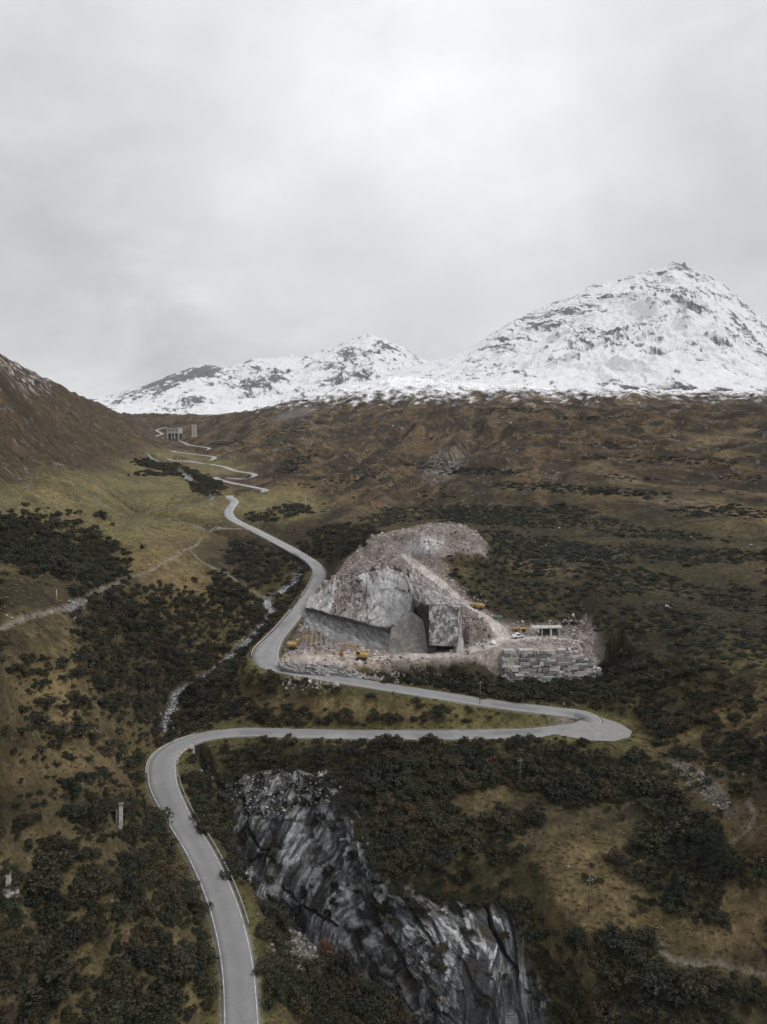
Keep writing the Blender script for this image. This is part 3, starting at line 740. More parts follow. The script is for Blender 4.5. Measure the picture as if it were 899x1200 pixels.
broken = np.clip(sstep(.36, .10, fv + .2 * wn) * sstep(.62, .42, fu) + sstep(440, 490, ppx + 40 * wn) * sstep(565, 505, ppx) + sstep(580, 606, ppx + 20 * wn) * .9, 0, 1)
disp = f0 * .9 + f1 * (.36 + .45 * broken) + f2 * (.13 + .75 * broken) + f3 * (.10 + .95 * broken) + .7 * wn - 2.4 * crw + .10 * fbm(a / .8, b / .8, 3, 223) + .5
P = P + N * disp[..., None]
sa, sb = rot2(wa, wb, 34)
streak = .62 * fbm(sa / 1.0, sb / 8.5, 5, 61) + .40 * fbm(sa / 3.4, sb / 11, 3, 67) + .42 * (r2 - .5) + .30 * (r1 - .5)
Cc = np.zeros(P.shape) + np.array((.115, .119, .127))
Cc = mixc(Cc, sstep(.0, .12, streak), (.215, .222, .232)); Cc = mixc(Cc, sstep(.17, .26, streak) * (1 - .4 * broken), (.42, .425, .435))
Cc = mixc(Cc, sstep(.02, .24, -streak) * .85, (.034, .035, .038)); Cc = Cc * (.75 + .5 * r1[..., None])
wl_ = sstep(488, 525, ppx + 20 * wn) * sstep(604, 584, ppx)
Cc = mixc(Cc, wl_ * .72 * sstep(.30, .16, streak), (.040, .042, .046))
Cc = mixc(Cc, broken * sstep(.62, .85, r3 * .6 + r2 * .4) * .75, (.32, .32, .32)); Cc = mixc(Cc, broken * sstep(.42, .2, r3 * .6 + r2 * .4) * .7, (.035, .035, .037))
Cc = mixc(Cc, crw * .8, (.02, .02, .02))
moss = fbm(a / 5, b / 4, 4, 73)
Cc = mixc(Cc, sstep(.10, .30, moss + .35 * sstep(.22, .02, fv)) * .6, (.055, .05, .028))
gorge = patch_mesh('gorge_cliff', P, N, Cc, rock_mat, 5.0); tag(gorge, kind='structure')
GP_, GPX, GPY, GN_, GFU, GFV, GMOSS, GCR = P, ppx, ppy, N, fu, fv, moss, crw

# --- quarry faces
def quarry_face(name, rows, res, fn, back=3.0):
    P, N, a, b, fu, fv = face_patch(rows, res)
    disp, Cc = fn(P, a, b, fu, fv)
    return tag(patch_mesh(name, P + N * disp[..., None], N, Cc, rock_mat, back), kind='structure')

def slab_fn(P, a, b, fu, fv):
    f1, r1, e1 = facets(a, b, 5.0, 1.7, 28, 3, .4, .25, .04); f2, r2, e2 = facets(a, b, 1.1, 1.3, 20, 5, .5, .5, .15)
    n1 = fbm(a / 5, b / 7, 4, 13); br = np.clip(sstep(.34, .16, fv + .35 * n1) + sstep(.42, .30, np.abs(fu - .38) * 2 + .5 * n1) * .9 + sstep(.30, .12, fu + .2 * n1) * .3, 0, 1)
    st = fbm((a - .5 * b) / 1.2, (b + .5 * a) / 6, 4, 17)
    d = f1 * .8 + f2 * (.08 + .8 * br) + .8 * n1
    C_ = np.zeros(P.shape) + np.array((.50, .50, .50)); C_ = mixc(C_, sstep(.0, .3, st) * .7, (.64, .64, .64)); C_ = mixc(C_, sstep(.05, .3, -st) * .6, (.25, .245, .245))
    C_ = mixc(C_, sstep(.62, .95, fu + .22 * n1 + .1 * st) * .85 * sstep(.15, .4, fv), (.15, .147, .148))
    C_ = mixc(C_, br * .9, (.215, .175, .155)); C_ = mixc(C_, br * sstep(.60, .85, r2) * .7, (.42, .38, .36)); C_ = mixc(C_, br * sstep(.40, .2, r2) * .8, (.085, .070, .063)); C_ = mixc(C_, sstep(.95, 1.0, fv) * .7, (.10, .10, .10))  # dark lower edge: undercut shade of the lip put into the colour
    return d, C_
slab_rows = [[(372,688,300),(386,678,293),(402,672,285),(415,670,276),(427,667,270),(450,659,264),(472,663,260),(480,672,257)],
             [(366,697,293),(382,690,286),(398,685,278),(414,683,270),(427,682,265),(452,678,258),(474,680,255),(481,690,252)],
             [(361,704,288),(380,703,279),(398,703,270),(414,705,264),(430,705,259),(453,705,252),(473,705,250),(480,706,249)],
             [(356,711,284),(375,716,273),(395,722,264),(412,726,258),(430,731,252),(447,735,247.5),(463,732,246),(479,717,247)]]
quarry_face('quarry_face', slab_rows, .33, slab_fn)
def low_fn(P, a, b, fu, fv):
    f1, r1, e1 = facets(a, b, 3.0, 1.6, 15, 43, .4, .3, .08); f2, r2, e2 = facets(a, b, .8, 1.2, 10, 45, .5, .5, .15)
    st = fbm(a / 2.6, b / 3.4, 5, 47); C_ = np.zeros(P.shape) + np.array((.20, .20, .205))
    C_ = mixc(C_, sstep(.0, .3, st) * .7, (.34, .34, .34)); C_ = mixc(C_, sstep(.05, .3, -st) * .6, (.12, .12, .122)); C_ = mixc(C_, sstep(.30, .05, fv) * .75, (.055, .055, .056)); C_ = mixc(C_, sstep(.6, 1, fv + .3 * st) * .5, (.25, .235, .225))  # dark top band: shade below the overhanging slab put into the colour
    return f1 * .5 + f2 * .35 + .3 * st, C_
low_rows = [[(357,712,287),(376,717,276),(396,723,267),(413,727,261),(431,731.5,255),(448,735,250),(464,733,248)],
            [(355,722,281),(374,729,272),(395,735,264),(412,739,259),(430,743,254),(447,746,250),(463,746,247.5)],
            [(347,750,258),(372,760,250),(393,764,247),(411,766,245),(430,768,243.5),(446,770,242),(462,771,241)]]
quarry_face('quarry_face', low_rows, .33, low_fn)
def grav_fn(P, a, b, fu, fv):
    f2, r2, e2 = facets(a, b, .9, 1.0, 10, 55, .5, .35, .15); n = fbm(a / 2.5, b / 2.5, 4, 57)
    grid_ = np.minimum(np.abs((a / .55) % 1 - .5), np.abs((b / .9) % 1 - .5))
    C_ = np.zeros(P.shape) + np.array((.17, .16, .15)); C_ = mixc(C_, sstep(-.1, .3, n), (.225, .212, .20)); C_ = mixc(C_, sstep(.08, .0, grid_) * .5, (.09, .085, .08))
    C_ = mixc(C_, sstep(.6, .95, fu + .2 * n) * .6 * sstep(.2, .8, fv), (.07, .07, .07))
    return f2 * .2 + .35 * n, C_
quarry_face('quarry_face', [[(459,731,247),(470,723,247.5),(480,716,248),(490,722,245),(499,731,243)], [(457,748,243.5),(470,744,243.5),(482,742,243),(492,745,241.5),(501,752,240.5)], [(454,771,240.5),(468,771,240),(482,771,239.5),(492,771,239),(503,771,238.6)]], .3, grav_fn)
def dark_fn(P, a, b, fu, fv):  # near-black rock: deep shade of recess, slot and opening put into the colour
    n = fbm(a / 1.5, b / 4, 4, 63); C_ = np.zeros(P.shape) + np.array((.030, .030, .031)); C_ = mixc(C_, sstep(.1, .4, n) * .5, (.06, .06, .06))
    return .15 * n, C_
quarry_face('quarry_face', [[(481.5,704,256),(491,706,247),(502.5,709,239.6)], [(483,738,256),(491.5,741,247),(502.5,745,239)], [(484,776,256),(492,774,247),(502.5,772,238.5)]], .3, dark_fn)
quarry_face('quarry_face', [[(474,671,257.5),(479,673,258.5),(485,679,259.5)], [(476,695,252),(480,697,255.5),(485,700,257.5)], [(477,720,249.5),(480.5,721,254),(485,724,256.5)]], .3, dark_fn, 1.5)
def blk_fn(P, a, b, fu, fv):
    f1, r1, e1 = facets(a, b, 2.2, 1.4, 25, 83, .4, .15, .05); n = fbm(a / 2.2, b / 2.8, 6, 87, .62); n2 = fbm(a / 4, b / 4, 3, 89)
    C_ = np.zeros(P.shape) + np.array((.235, .228, .222)); n3 = fbm(a / .7, b / .9, 3, 85); C_ = mixc(C_, sstep(.0, .18, n + .5 * n3), (.46, .455, .445)); C_ = mixc(C_, sstep(.0, .18, -n + .3 * n2 - .4 * n3) * .85, (.085, .08, .078))
    return f1 * .15 + .15 * n, C_
quarry_face('quarry_face', [[(502.5,709,239.6),(520,709.5,239.8),(537,713,240)], [(503,735,239),(520,735,239.1),(537,736,239.3)], [(503,756,238.5),(520,757,238.5),(537,757,238.7)]], .28, blk_fn)
quarry_face('quarry_face', [[(537,713,240),(540,714,244),(541,714,247)], [(537,757,238.7),(540,756,242),(542,755,246)]], .3, blk_fn)
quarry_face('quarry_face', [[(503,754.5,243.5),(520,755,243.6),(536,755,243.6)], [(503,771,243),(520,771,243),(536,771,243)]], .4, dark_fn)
quarry_face('quarry_face', [[(535.5,750,239),(539,749,239.4),(543,748,240)], [(535.5,772,238),(540,772,238.2),(544,772,238.6)]], .3, lambda P, a, b, fu, fv: (.2 * fbm(a, b, 3, 7), np.zeros(P.shape) + np.array((.42, .41, .40)) * (1 + .3 * fbm(a, b, 3, 9))[..., None]))
quarry_face('stone_bank', [[(326,775,234),(352,777.5,232),(380,779,231.6),(425,780,231.8),(455,779,232.6),(474,777,234)], [(328,779,231),(352,783,229.6),(380,785,229.4),(422,787,229.4),(448,788,229.6),(465,787,230)], [(330,783,228.6),(352,788,227.6),(380,791.5,227.2),(418,795,226.6),(440,797,226.2),(455,798,226)]], .25,
            lambda P, a, b, fu, fv: (lambda f, r, e, g, h_: (f + .5 * g + .3 * fbm(a / 3, b / 2, 3, 4), np.clip(np.zeros(P.shape) + np.array((.20, .197, .195)) * (.45 + 1.1 * r[..., None]) * (.5 + .5 * sstep(0, .12, e))[..., None], .03, .6)))(*facets(a, b, 1.3, .8, 5, 97, .5, .45, .18), *facets(a, b, .6, .9, 0, 98, .5, .4, .15)[:2]))
def top_fn(P, a, b, fu, fv):
    f2, r2, e2 = facets(a, b, 1.2, 1.0, 10, 93, .5, .5, .12); n = fbm(a / 2.5, b / 2.5, 4, 95)
    C_ = np.zeros(P.shape) + np.array((.24, .222, .212)); C_ = mixc(C_, sstep(.55, .85, r2) * .7, (.40, .38, .36)); C_ = mixc(C_, sstep(.4, .15, r2) * .6, (.11, .10, .095)); C_ = mixc(C_, sstep(.1, .4, n) * .5, (.09, .085, .08))
    return f2 * .5 + .4 * n, C_
quarry_face('quarry_face', [[(473,660,264),(486,668,261),(501,679,257.5),(526,696,251),(548,711,248)], [(477,680,257),(490,688,253),(503,694,248),(522,701,245),(542,711,244)], [(481,702,253),(491,704.5,246.5),(502.5,708,240),(520,708.5,240),(538,712,240.2)]], .33, top_fn)

# ================================================================== WATER
def water_mat():
    m, nt, b = new_mat('white_water'); h = NT(nt); p = h.pos()
    n = h.noise(p, .8, 6, .7, 1.2)
    a = h.attr('albedo').outputs['Color']
    c = h.mix(h.ramp(n, [(.48, 0), (.60, 1)]), (.030, .036, .036), (.62, .64, .65))
    c = h.mix(h.ramp(a, [(0, 0), (1, 1)]), h.mix(.25, (.05, .06, .058), c), c)
    h.l(c, b.inputs['Base Color']); b.inputs['Roughness'].default_value = .25
    h.bump(h.noise(p, 1.6, 5, .7), .8, .25, b)
    return m
river_c[:, 2] -= .05
v, f = ribbon(river_c, river_hw * (1 + .25 * perlin(np.arange(len(river_c)) / 7., np.zeros(len(river_c)), 5)), -river_hw * (1 + .25 * perlin(np.arange(len(river_c)) / 7., np.zeros(len(river_c)) + 9, 5)))
steep = np.abs(np.gradient(river_c[:, 2])); steep = np.convolve(steep, np.ones(9) / 9, 'same')
foam = np.repeat(sstep(.05, .14, steep), 5)
v[:, 2] += .10 * fbm(v[:, 0] / 1.1, v[:, 1] / 1.1, 3, 8)
river = link('river', np_mesh('river', v, f, water_mat(), True, np.repeat(foam[:, None], 3, 1))); tag(river, kind='structure')

# ================================================================== SNOW MOUNTAINS
def mountain(name, ridge, F0, Fr, azr, base_tan, seed, nA, nF, rough, prof, frac, zones, brown, sink=0.0):
    """ridge: (photo x, photo y) of the crest that stands Fr metres ahead; the face runs down to F0"""
    a = np.linspace(azr[0], azr[1], nA)
    rp = np.array([PF(x, y, Fr) for x, y in ridge]); ra = np.arctan2(rp[:, 0], rp[:, 1])
    crest = np.interp(a, ra, rp[:, 2])
    s = np.linspace(0, 1.2, nF)
    A, Sx = np.meshgrid(a, s); Ff = F0 + (Fr - F0) * Sx
    x = np.tan(A) * Ff; y = Ff
    base = CAMZ + base_tan * F0
    kk = np.hanning(int(nA * .06) | 1); kk /= kk.sum(); soft = np.convolve(np.pad(crest, len(kk) // 2, mode='edge'), kk, 'valid')
    tt_ = np.exp(-((Sx - 1) / .035) ** 2); cz_ = soft[None] * (1 - tt_) + crest[None] * tt_
    base = np.minimum(base, soft[None] - 60.0)
    up = np.interp(Sx, [p[0] for p in prof], [p[1] for p in prof])
    hgt = np.clip(cz_ - base, 50, None); z = base + (cz_ - base) * up
    edge = np.sin(np.clip(Sx, 0, 1) * math.pi) ** .7; sc = (Fr - F0) * .13
    wx = fbm(x / sc, y / sc, 4, seed + 5) * sc * .6
    big = ridged((x + wx) / sc, (y + wx) / (sc * 1.5), 6, seed, .52)
    z = z + rough * hgt * (big - .5) * edge
    z = z + rough * .25 * hgt * fbm(x / (sc * .35), y / (sc * .35), 5, seed + 2, .45) * np.clip(edge + .12, 0, 1)
    z += np.exp(-((Sx - 1) / .05) ** 2) * hgt * .05 * fbm(x / (sc * .12), y / (sc * .12), 5, seed + 8, .62)
    z = z - 160 * (1 - sstep(0, .04, Sx)) - sink * sstep(R(-3.5), R(-8), A)
    Vv = np.stack([x, y, z], -1); n = np.cross(np.gradient(Vv, axis=1), np.gradient(Vv, axis=0)); n /= np.linalg.norm(n, axis=2)[..., None]; nzv = np.abs(n[..., 2])
    u, v = to_px(x, y, z)
    wz = z + .25 * x + 30 * fbm(x / 160, z / 120, 4, seed + 33)
    fine = ridged(x / (sc * .16) + .3 * wx / sc, wz / (sc * .085), 7, seed + 31, .68)
    band = np.sin((z + .35 * x) / 26 + 3.5 * fbm(x / 300, y / 300, 4, seed + 41))
    score = (1 - nzv) * .55 + .75 * (fine - .5) + .8 * fbm(x / (sc * .5), wz / (sc * .3), 7, seed + 43, .66) + .05 * band
    zs = np.zeros(x.shape)
    for cx, cy, rx, ry, w_, ang in zones:
        c, s_ = math.cos(R(ang)), math.sin(R(ang)); zs += w_ * np.exp(-(((u - cx) * c + (v - cy) * s_) / rx) ** 2 - ((-(u - cx) * s_ + (v - cy) * c) / ry) ** 2)
    thr = np.quantile(score[Sx < 1], 1 - frac)
    low = sstep(brown[0], brown[1], z + 25 * fbm(x / 70, y / 70, 4, seed + 51))
    rk_ = sstep(thr - .05, thr + .12, score + zs + .55 * (1 - low))
    g = .125 + .06 * fbm(x / 30, z / 18, 4, seed + 53)
    rock = np.stack([g, g * 1.02, g * 1.09], -1); rock = rock * (low[..., None]) + (1 - low[..., None]) * np.array((.085, .062, .045))
    alb = np.array((.70, .71, .73)) * (1 - rk_[..., None]) + rock * rk_[..., None]
    return np_mesh(name, Vv.reshape(-1, 3), grid_faces(nF, nA, flip=True), mount_mat, True, np.clip(alb, .03, .9).reshape(-1, 3))
mount_mat = vcol_mat('snow_and_rock', .85, ((.05, .12),), ((.02, .5, 10), (.12, .4, 2.5)), .15)
prof1 = [(0, -.08), (.08, .02), (.22, .13), (.42, .27), (.50, .33), (.70, .60), (.88, .86), (1, 1), (1.12, .72), (1.22, .5)]
ridge1 = [(230,530),(320,485),(350,466),(380,454),(440,440),(490,428),(520,420),(548,411),(580,389),(605,375),(622,367),(650,354),(675,347),(684,344),(688,336),(705,333),(722,330),(740,323),(760,317),(778,314),(790,309),(800,309),(806,314),(822,321),(846,333),(862,347),(878,360),(890,371),(905,384),(940,400),(1000,420),(1080,440)]
m1 = mountain('snowy_mountain', ridge1, 1750, 4300, (R(-14), R(42)), .055, 201, 1300, 760, .17, prof1, .125,
              [(612,394,62,20,.24,-28),(660,365,30,12,.12,-20),(690,342,22,8,.16,0),(800,325,50,16,.06,20),(870,385,30,20,.06,0),(690,425,220,20,-.14,0),(770,380,70,26,-.12,0)], (165, 215), 260.0)
tag(link('snowy_mountain', m1), kind='structure')
prof2 = [(0, -.1), (.15, .05), (.4, .26), (.7, .62), (1, 1), (1.12, .7), (1.22, .45)]
ridge2 = [(-60,480),(40,475),(100,466),(140,461),(165,452),(185,446),(210,435),(232,428),(250,427),(262,433),(285,424),(300,420),(325,420),(342,416),(352,420),(372,413),(395,405),(410,399),(424,394),(435,391),(444,395),(462,402),(478,411),(492,420),(520,428),(560,436),(640,446)]
m2 = mountain('snowy_mountain', ridge2, 2500, 5600, (R(-30), R(14)), .018, 305, 1100, 640, .20, prof2, .14,
              [(190,450,55,9,.42,-20),(240,436,30,7,.26,-10),(310,446,45,7,.28,-14),(412,424,14,20,.22,0),(440,402,16,12,.14,0),(375,440,40,20,-.14,0)], (112, 165))
tag(link('snowy_mountain', m2), kind='structure')

# ================================================================== VEGETATION
def leaf_mat(name, cols, rough=.6):
    m, nt, b = new_mat(name); h = NT(nt)
    rnd = h.n('ShaderNodeObjectInfo').outputs['Random']
    c = h.ramp(rnd, [(k / max(1, len(cols) - 1), c) for k, c in enumerate(cols)])
    p = h.pos()
    c = h.mix(1, c, h.ramp(h.noise(p, 1.3, 4, .7), [(.3, .6), (.7, 1.5)]), 'MULTIPLY')
    c = h.mix(1, c, h.ramp(h.noise(p, .045, 3, .5), [(.35, .8), (.65, 1.25)]), 'MULTIPLY')
    h.l(c, b.inputs['Base Color']); b.inputs['Roughness'].default_value = rough; b.inputs['Specular IOR Level'].default_value = .25
    return m
alder_leaf = leaf_mat('alder_leaf', [(.013, .016, .008), (.022, .024, .011), (.034, .031, .014), (.012, .014, .008), (.048, .033, .017), (.016, .019, .009), (.029, .031, .013), (.011, .014, .009), (.040, .035, .018)])
pine_needle = leaf_mat('pine_needle', [(.012, .017, .009), (.016, .021, .010), (.010, .014, .009), (.020, .022, .011)])
rust_leaf = leaf_mat('rust_leaf', [(.075, .036, .022), (.09, .045, .026)])
conifer_leaf = leaf_mat('conifer_needle', [(.013, .018, .011), (.018, .023, .013)])
bark = simple_mat('bark', (.075, .062, .052), .9, var=.4, scale=4, bump=.5)
straw_mat = leaf_mat('dry_grass', [(.20, .152, .080), (.155, .122, .058), (.125, .105, .048), (.22, .168, .092), (.14, .098, .052)], .8)
heather_mat = leaf_mat('heather', [(.070, .050, .030), (.056, .044, .026), (.086, .054, .032), (.050, .044, .026)], .85)

def leaves(points, normals, size, r, asp=.75):
    """one small quad per point, facing roughly along its normal"""
    n = len(points)
    nn = normals + r.normal(0, .55, (n, 3)); nn /= np.linalg.norm(nn, axis=1)[:, None] + 1e-9
    t = np.cross(nn, r.normal(0, 1, (n, 3))); t /= np.linalg.norm(t, axis=1)[:, None] + 1e-9
    bt = np.cross(nn, t); sz = size * r.uniform(.6, 1.35, n)[:, None]
    A = points - t * sz * .5; B = points + bt * sz * asp * .5; D = points + t * sz * .5; E = points - bt * sz * asp * .5
    Vv = np.stack([A, B, D, E], 1).reshape(-1, 3)
    return Vv, np.arange(4 * n).reshape(-1, 4)

def shrub_mesh(name, seed, mat, lobes, nleaf, size, flat=.8, spread=.55):
    """bush about 2 m across standing on z=0: leaf clumps round several leaning stems"""
    r = np.random.default_rng(seed); P, Nn = [], []
    for k in range(lobes):
        a = r.uniform(0, 2 * math.pi); d = spread * math.sqrt(r.uniform(0, 1))
        c = np.array([1.25 * d * math.cos(a), .85 * d * math.sin(a), flat * r.uniform(.25, .95) * (1.15 - .6 * d)])
        rad = r.uniform(.18, .46)
        n = int(nleaf / lobes); v = r.normal(0, 1, (n, 3)); v /= np.linalg.norm(v, axis=1)[:, None]
        v[:, 2] = np.where(v[:, 2] < -.35, -v[:, 2], v[:, 2])
        rr = rad * r.uniform(.55, 1.08, n)[:, None] * (1 + .25 * np.sin(5 * v[:, :1] + k) * np.cos(4 * v[:, 1:2]))
        P.append(c + v * rr * np.array([1, 1, flat])); Nn.append(v + np.array([0, 0, .35]))
    P = np.vstack(P); P[:, 2] = np.maximum(P[:, 2], .03)
    Vv, Ff = leaves(P, np.vstack(Nn), size, r)
    return np_mesh(name, Vv, Ff, mat, False)

def tuft_mesh(name, seed, mat, n=34, hgt=.38, rad=.5):
    r = np.random.default_rng(seed); a = r.uniform(0, 2 * math.pi, n); d = rad * np.sqrt(r.uniform(0, 1, n)) * .55
    b0 = np.stack([d * np.cos(a), d * np.sin(a), np.zeros(n)], 1); lean = r.uniform(.15, .9, n)
    a2 = a + r.normal(0, .6, n); hh = hgt * r.uniform(.5, 1.1, n)
    tip = b0 + np.stack([lean * np.cos(a2) * hh * .8, lean * np.sin(a2) * hh * .8, hh * (1 - .35 * lean)], 1)
    mid = (b0 + tip) / 2 + np.array([0, 0, .12]) * hh[:, None]
    w = np.stack([-np.sin(a2), np.cos(a2), np.zeros(n)], 1) * r.uniform(.03, .07, n)[:, None]
    Vv = np.stack([b0 - w, b0 + w, mid + w * .8, mid - w * .8, tip + w * .15, tip - w * .15], 1).reshape(-1, 3)
    k = np.arange(n)[:, None] * 6
    return np_mesh(name, Vv, np.vstack([k + [0, 1, 2, 3], k + [3, 2, 4, 5]]), mat, False)

def rock_mesh(name, seed, mat, n=16, sub=0):
    r = random.Random(seed); bm = bmesh.new()
    sx, sy, sz = r.uniform(.7, 1.2), r.uniform(.6, 1.0), r.uniform(.45, .8)
    for _ in range(n):
        v = Vector((r.gauss(0, 1), r.gauss(0, 1), r.gauss(0, 1))).normalized() * r.uniform(.8, 1.0)
        bm.verts.new((max(-.72, min(.72, v.x)) * sx * .7, max(-.7, min(.7, v.y)) * sy * .7, max(-.62, min(.62, v.z)) * sz * .7))
    bmesh.ops.convex_hull(bm, input=list(bm.verts))
    for v in [v for v in bm.verts if not v.link_faces]: bm.verts.remove(v)
    bmesh.ops.bevel(bm, geom=list(bm.edges), offset=.035, segments=1, affect='EDGES')
    me = bpy.data.meshes.new(name); bm.to_mesh(me); bm.free(); me.materials.append(mat); return me

def scatter_object(name, P, rot, scl, pick, sources):
    """one object that repeats the meshes of the given real objects on its points"""
    me = bpy.data.meshes.new(name); me.vertices.add(len(P)); me.vertices.foreach_set('co', np.asarray(P, np.float32).ravel())
    for nm, typ, dat in (('rot', 'FLOAT_VECTOR', rot), ('scl', 'FLOAT_VECTOR', scl)):
        at = me.attributes.new(nm, typ, 'POINT'); at.data.foreach_set('vector', np.asarray(dat, np.float32).ravel())
    at = me.attributes.new('pick', 'INT', 'POINT'); at.data.foreach_set('value', np.asarray(pick, np.int32))
    o = link(name, me)
    g = bpy.data.node_groups.new(name, 'GeometryNodeTree')
    g.interface.new_socket('Geometry', in_out='INPUT', socket_type='NodeSocketGeometry'); g.interface.new_socket('Geometry', in_out='OUTPUT', socket_type='NodeSocketGeometry')
    gi = g.nodes.new('NodeGroupInput'); go = g.nodes.new('NodeGroupOutput'); iop = g.nodes.new('GeometryNodeInstanceOnPoints')
    gti = g.nodes.new('GeometryNodeGeometryToInstance')
    for s_ in sources[::-1]:
        oi = g.nodes.new('GeometryNodeObjectInfo'); oi.inputs['Object'].default_value = s_; oi.transform_space = 'ORIGINAL'
        g.links.new(oi.outputs['Geometry'], gti.inputs[0])
    def na(nm, t):
        x = g.nodes.new('GeometryNodeInputNamedAttribute'); x.data_type = t; x.inputs['Name'].default_value = nm; return x.outputs['Attribute']
    e2r = g.nodes.new('FunctionNodeEulerToRotation'); g.links.new(na('rot', 'FLOAT_VECTOR'), e2r.inputs[0])
    g.links.new(gi.outputs[0], iop.inputs['Points']); g.links.new(gti.outputs[0], iop.inputs['Instance'])
    iop.inputs['Pick Instance'].default_value = True
    g.links.new(na('pick', 'INT'), iop.inputs['Instance Index']); g.links.new(e2r.outputs[0], iop.inputs['Rotation']); g.links.new(na('scl', 'FLOAT_VECTOR'), iop.inputs['Scale'])
    g.links.new(iop.outputs[0], go.inputs[0])
    md = o.modifiers.new('repeat', 'NODES'); md.node_group = g
    return o

# ---- where the scrub stands
def E_(px, py, e, nz):
    cx, cy, rx, ry, v, ang = e; c, s_ = math.cos(R(ang)), math.sin(R(ang)); dx = px - cx; dy = py - cy
    d = np.sqrt(((dx * c + dy * s_) / rx) ** 2 + ((-dx * s_ + dy * c) / ry) ** 2) + .35 * nz
    return v * (1 - sstep(.75, 1.2, d))
ALDER = [(150,770,62,80,1,-15),(185,770,40,60,.9,0),(115,700,40,20,.7,0),(215,720,60,28,.9,10),(285,700,50,30,.9,30),(300,665,40,18,.9,35),(330,690,22,20,.8,0),(60,640,85,38,1,10),(110,668,40,22,.9,20),
  (170,850,40,40,.55,0),(60,880,60,30,.35,10),(110,950,110,45,.65,0),(40,960,60,40,.55,0),(205,985,34,60,.95,35),(240,1040,26,50,.85,30),(110,1060,130,70,.75,0),(110,1150,150,70,.95,0),(40,1120,60,80,.9,0),(240,1150,30,80,.6,0),(55,790,40,22,.45,0),(90,835,60,24,.4,0),(30,850,40,16,.5,0),(160,905,50,22,.6,0),
  (300,800,70,18,.9,0),(250,800,28,26,.85,0),(330,838,130,12,.9,2),(430,838,110,9,.6,0),(540,838,60,8,.5,0),(360,808,40,10,.7,0),(470,822,70,9,.4,0),(610,846,40,6,.3,0),(260,780,40,18,.8,20),
  (235,945,34,50,.9,20),(270,985,30,60,.8,10),(300,885,40,12,.9,0),(420,888,190,22,1,0),(600,900,200,34,1,0),(720,920,110,45,1,10),(450,940,80,45,1,10),(500,1000,80,60,1,10),(560,1020,60,36,.9,0),(780,960,90,50,1,30),(740,1010,70,18,.7,10),(800,1010,50,50,.8,0),(600,960,50,40,.5,0),
  (690,1140,110,60,.85,0),(770,1180,160,60,.95,0),(610,1090,60,40,.9,10),(860,1170,70,50,.8,0),(690,1040,40,14,.4,0),(820,1060,70,24,.5,0),(880,1010,40,40,.6,0),(885,905,30,40,.5,0),
  (330,1085,30,26,.8,30),(380,1120,60,26,.7,35),(370,1170,90,40,.95,30),(440,1190,60,36,.8,30),(300,1130,18,50,.35,0),(350,1040,20,20,.5,0),
  (600,812,130,14,1,1),(520,795,70,9,.9,0),(700,810,60,24,1,10),(560,774,40,6,.8,0),(470,792,60,5,.5,0),(740,790,60,28,.9,20),(820,820,90,40,.6,10),(820,870,60,30,.5,0),(760,835,20,8,.8,0),
  (385,640,42,16,.95,-10),(420,660,20,20,.5,0),(400,625,40,10,.7,0),(235,565,14,8,.8,0),(245,573,18,10,1,0),(345,690,12,20,.5,-30),(190,547,40,5,.8,10),(215,556,36,5,.9,15),(118,606,10,3,1,0),(310,607,20,6,.7,0),(340,600,26,8,.6,0),(180,556,30,3,.5,0)]
ALDER_CLEAR = [(700,975,62,34,.95,-15),(690,1070,70,28,.7,10),(860,945,40,50,.8,-40),(885,985,30,22,.8,0),(640,1000,30,30,.5,0),(355,1112,22,32,.9,-30),(800,915,20,46,.8,-48),(835,1130,90,12,.8,5),(590,930,26,16,.6,0),(410,828,60,8,.9,3),(225,1000,7,30,.0,0),(120,1110,14,60,.6,10),(560,945,40,14,.4,0),(80,915,60,14,.5,0)]
PINE = [(575,605,75,12,1,3),(560,640,70,18,.9,0),(600,660,60,16,.9,5),(540,690,34,18,.95,20),(610,700,80,20,.9,12),(660,720,60,16,.8,10),(640,690,60,10,.5,0),(690,650,60,12,.9,5),(740,680,70,14,.8,8),(800,650,80,9,.8,5),(860,700,60,14,.7,5),(780,730,90,20,.8,8),(850,760,70,24,.7,0),(700,690,40,10,.8,0),
  (560,552,45,5,.9,0),(690,575,110,5,.85,3),(620,568,40,5,.6,0),(800,540,80,4,.7,2),(870,600,60,7,.8,3),(830,600,60,6,.6,0),(720,520,50,4,.6,0),(500,545,30,4,.5,0),(480,600,40,8,.5,0),(450,608,30,6,.6,0),(350,540,30,10,.6,-30),(400,560,60,8,.4,-10),(690,612,60,6,.7,3),(760,625,60,8,.7,3),(640,640,50,10,.8,3),
  (860,650,50,7,.8,3),(720,740,40,12,.9,0),(870,820,50,30,.5,0),(660,600,40,5,.7,0),(880,560,40,4,.7,0),(600,480,50,2.5,.6,0),(700,490,60,3,.6,0),(560,520,40,3,.4,0),(690,536,30,3,.5,0),(340,505,40,6,.35,-20),(280,520,30,4,.4,0)]
def density(px, py, lst, clear, nz):
    d = np.zeros(px.shape)
    for e in lst: d = np.maximum(d, E_(px, py, e, nz))
    for e in clear: d = d * (1 - E_(px, py, e, nz))
    return d

def blocked(x, y):
    """road, tracks, water, quarry and cliffs stay clear"""
    return (samp(Dr - hw, x, y) < 1.9) | (samp(dL_, x, y) < 2.2) | (samp(Dv - hv, x, y) < .6) | samp(inG, x, y)
quarryish = (q > .35) | inC
PATHD = np.full(X.shape, 1e6)
for pc, ph in PATHS: PATHD = np.minimum(PATHD, col_dist(pc, 4)[0] - ph)
TRD = np.minimum(col_dist(trackA, 6)[0], np.minimum(col_dist(trackB, 6)[0], col_dist(side_track, 6)[0]))

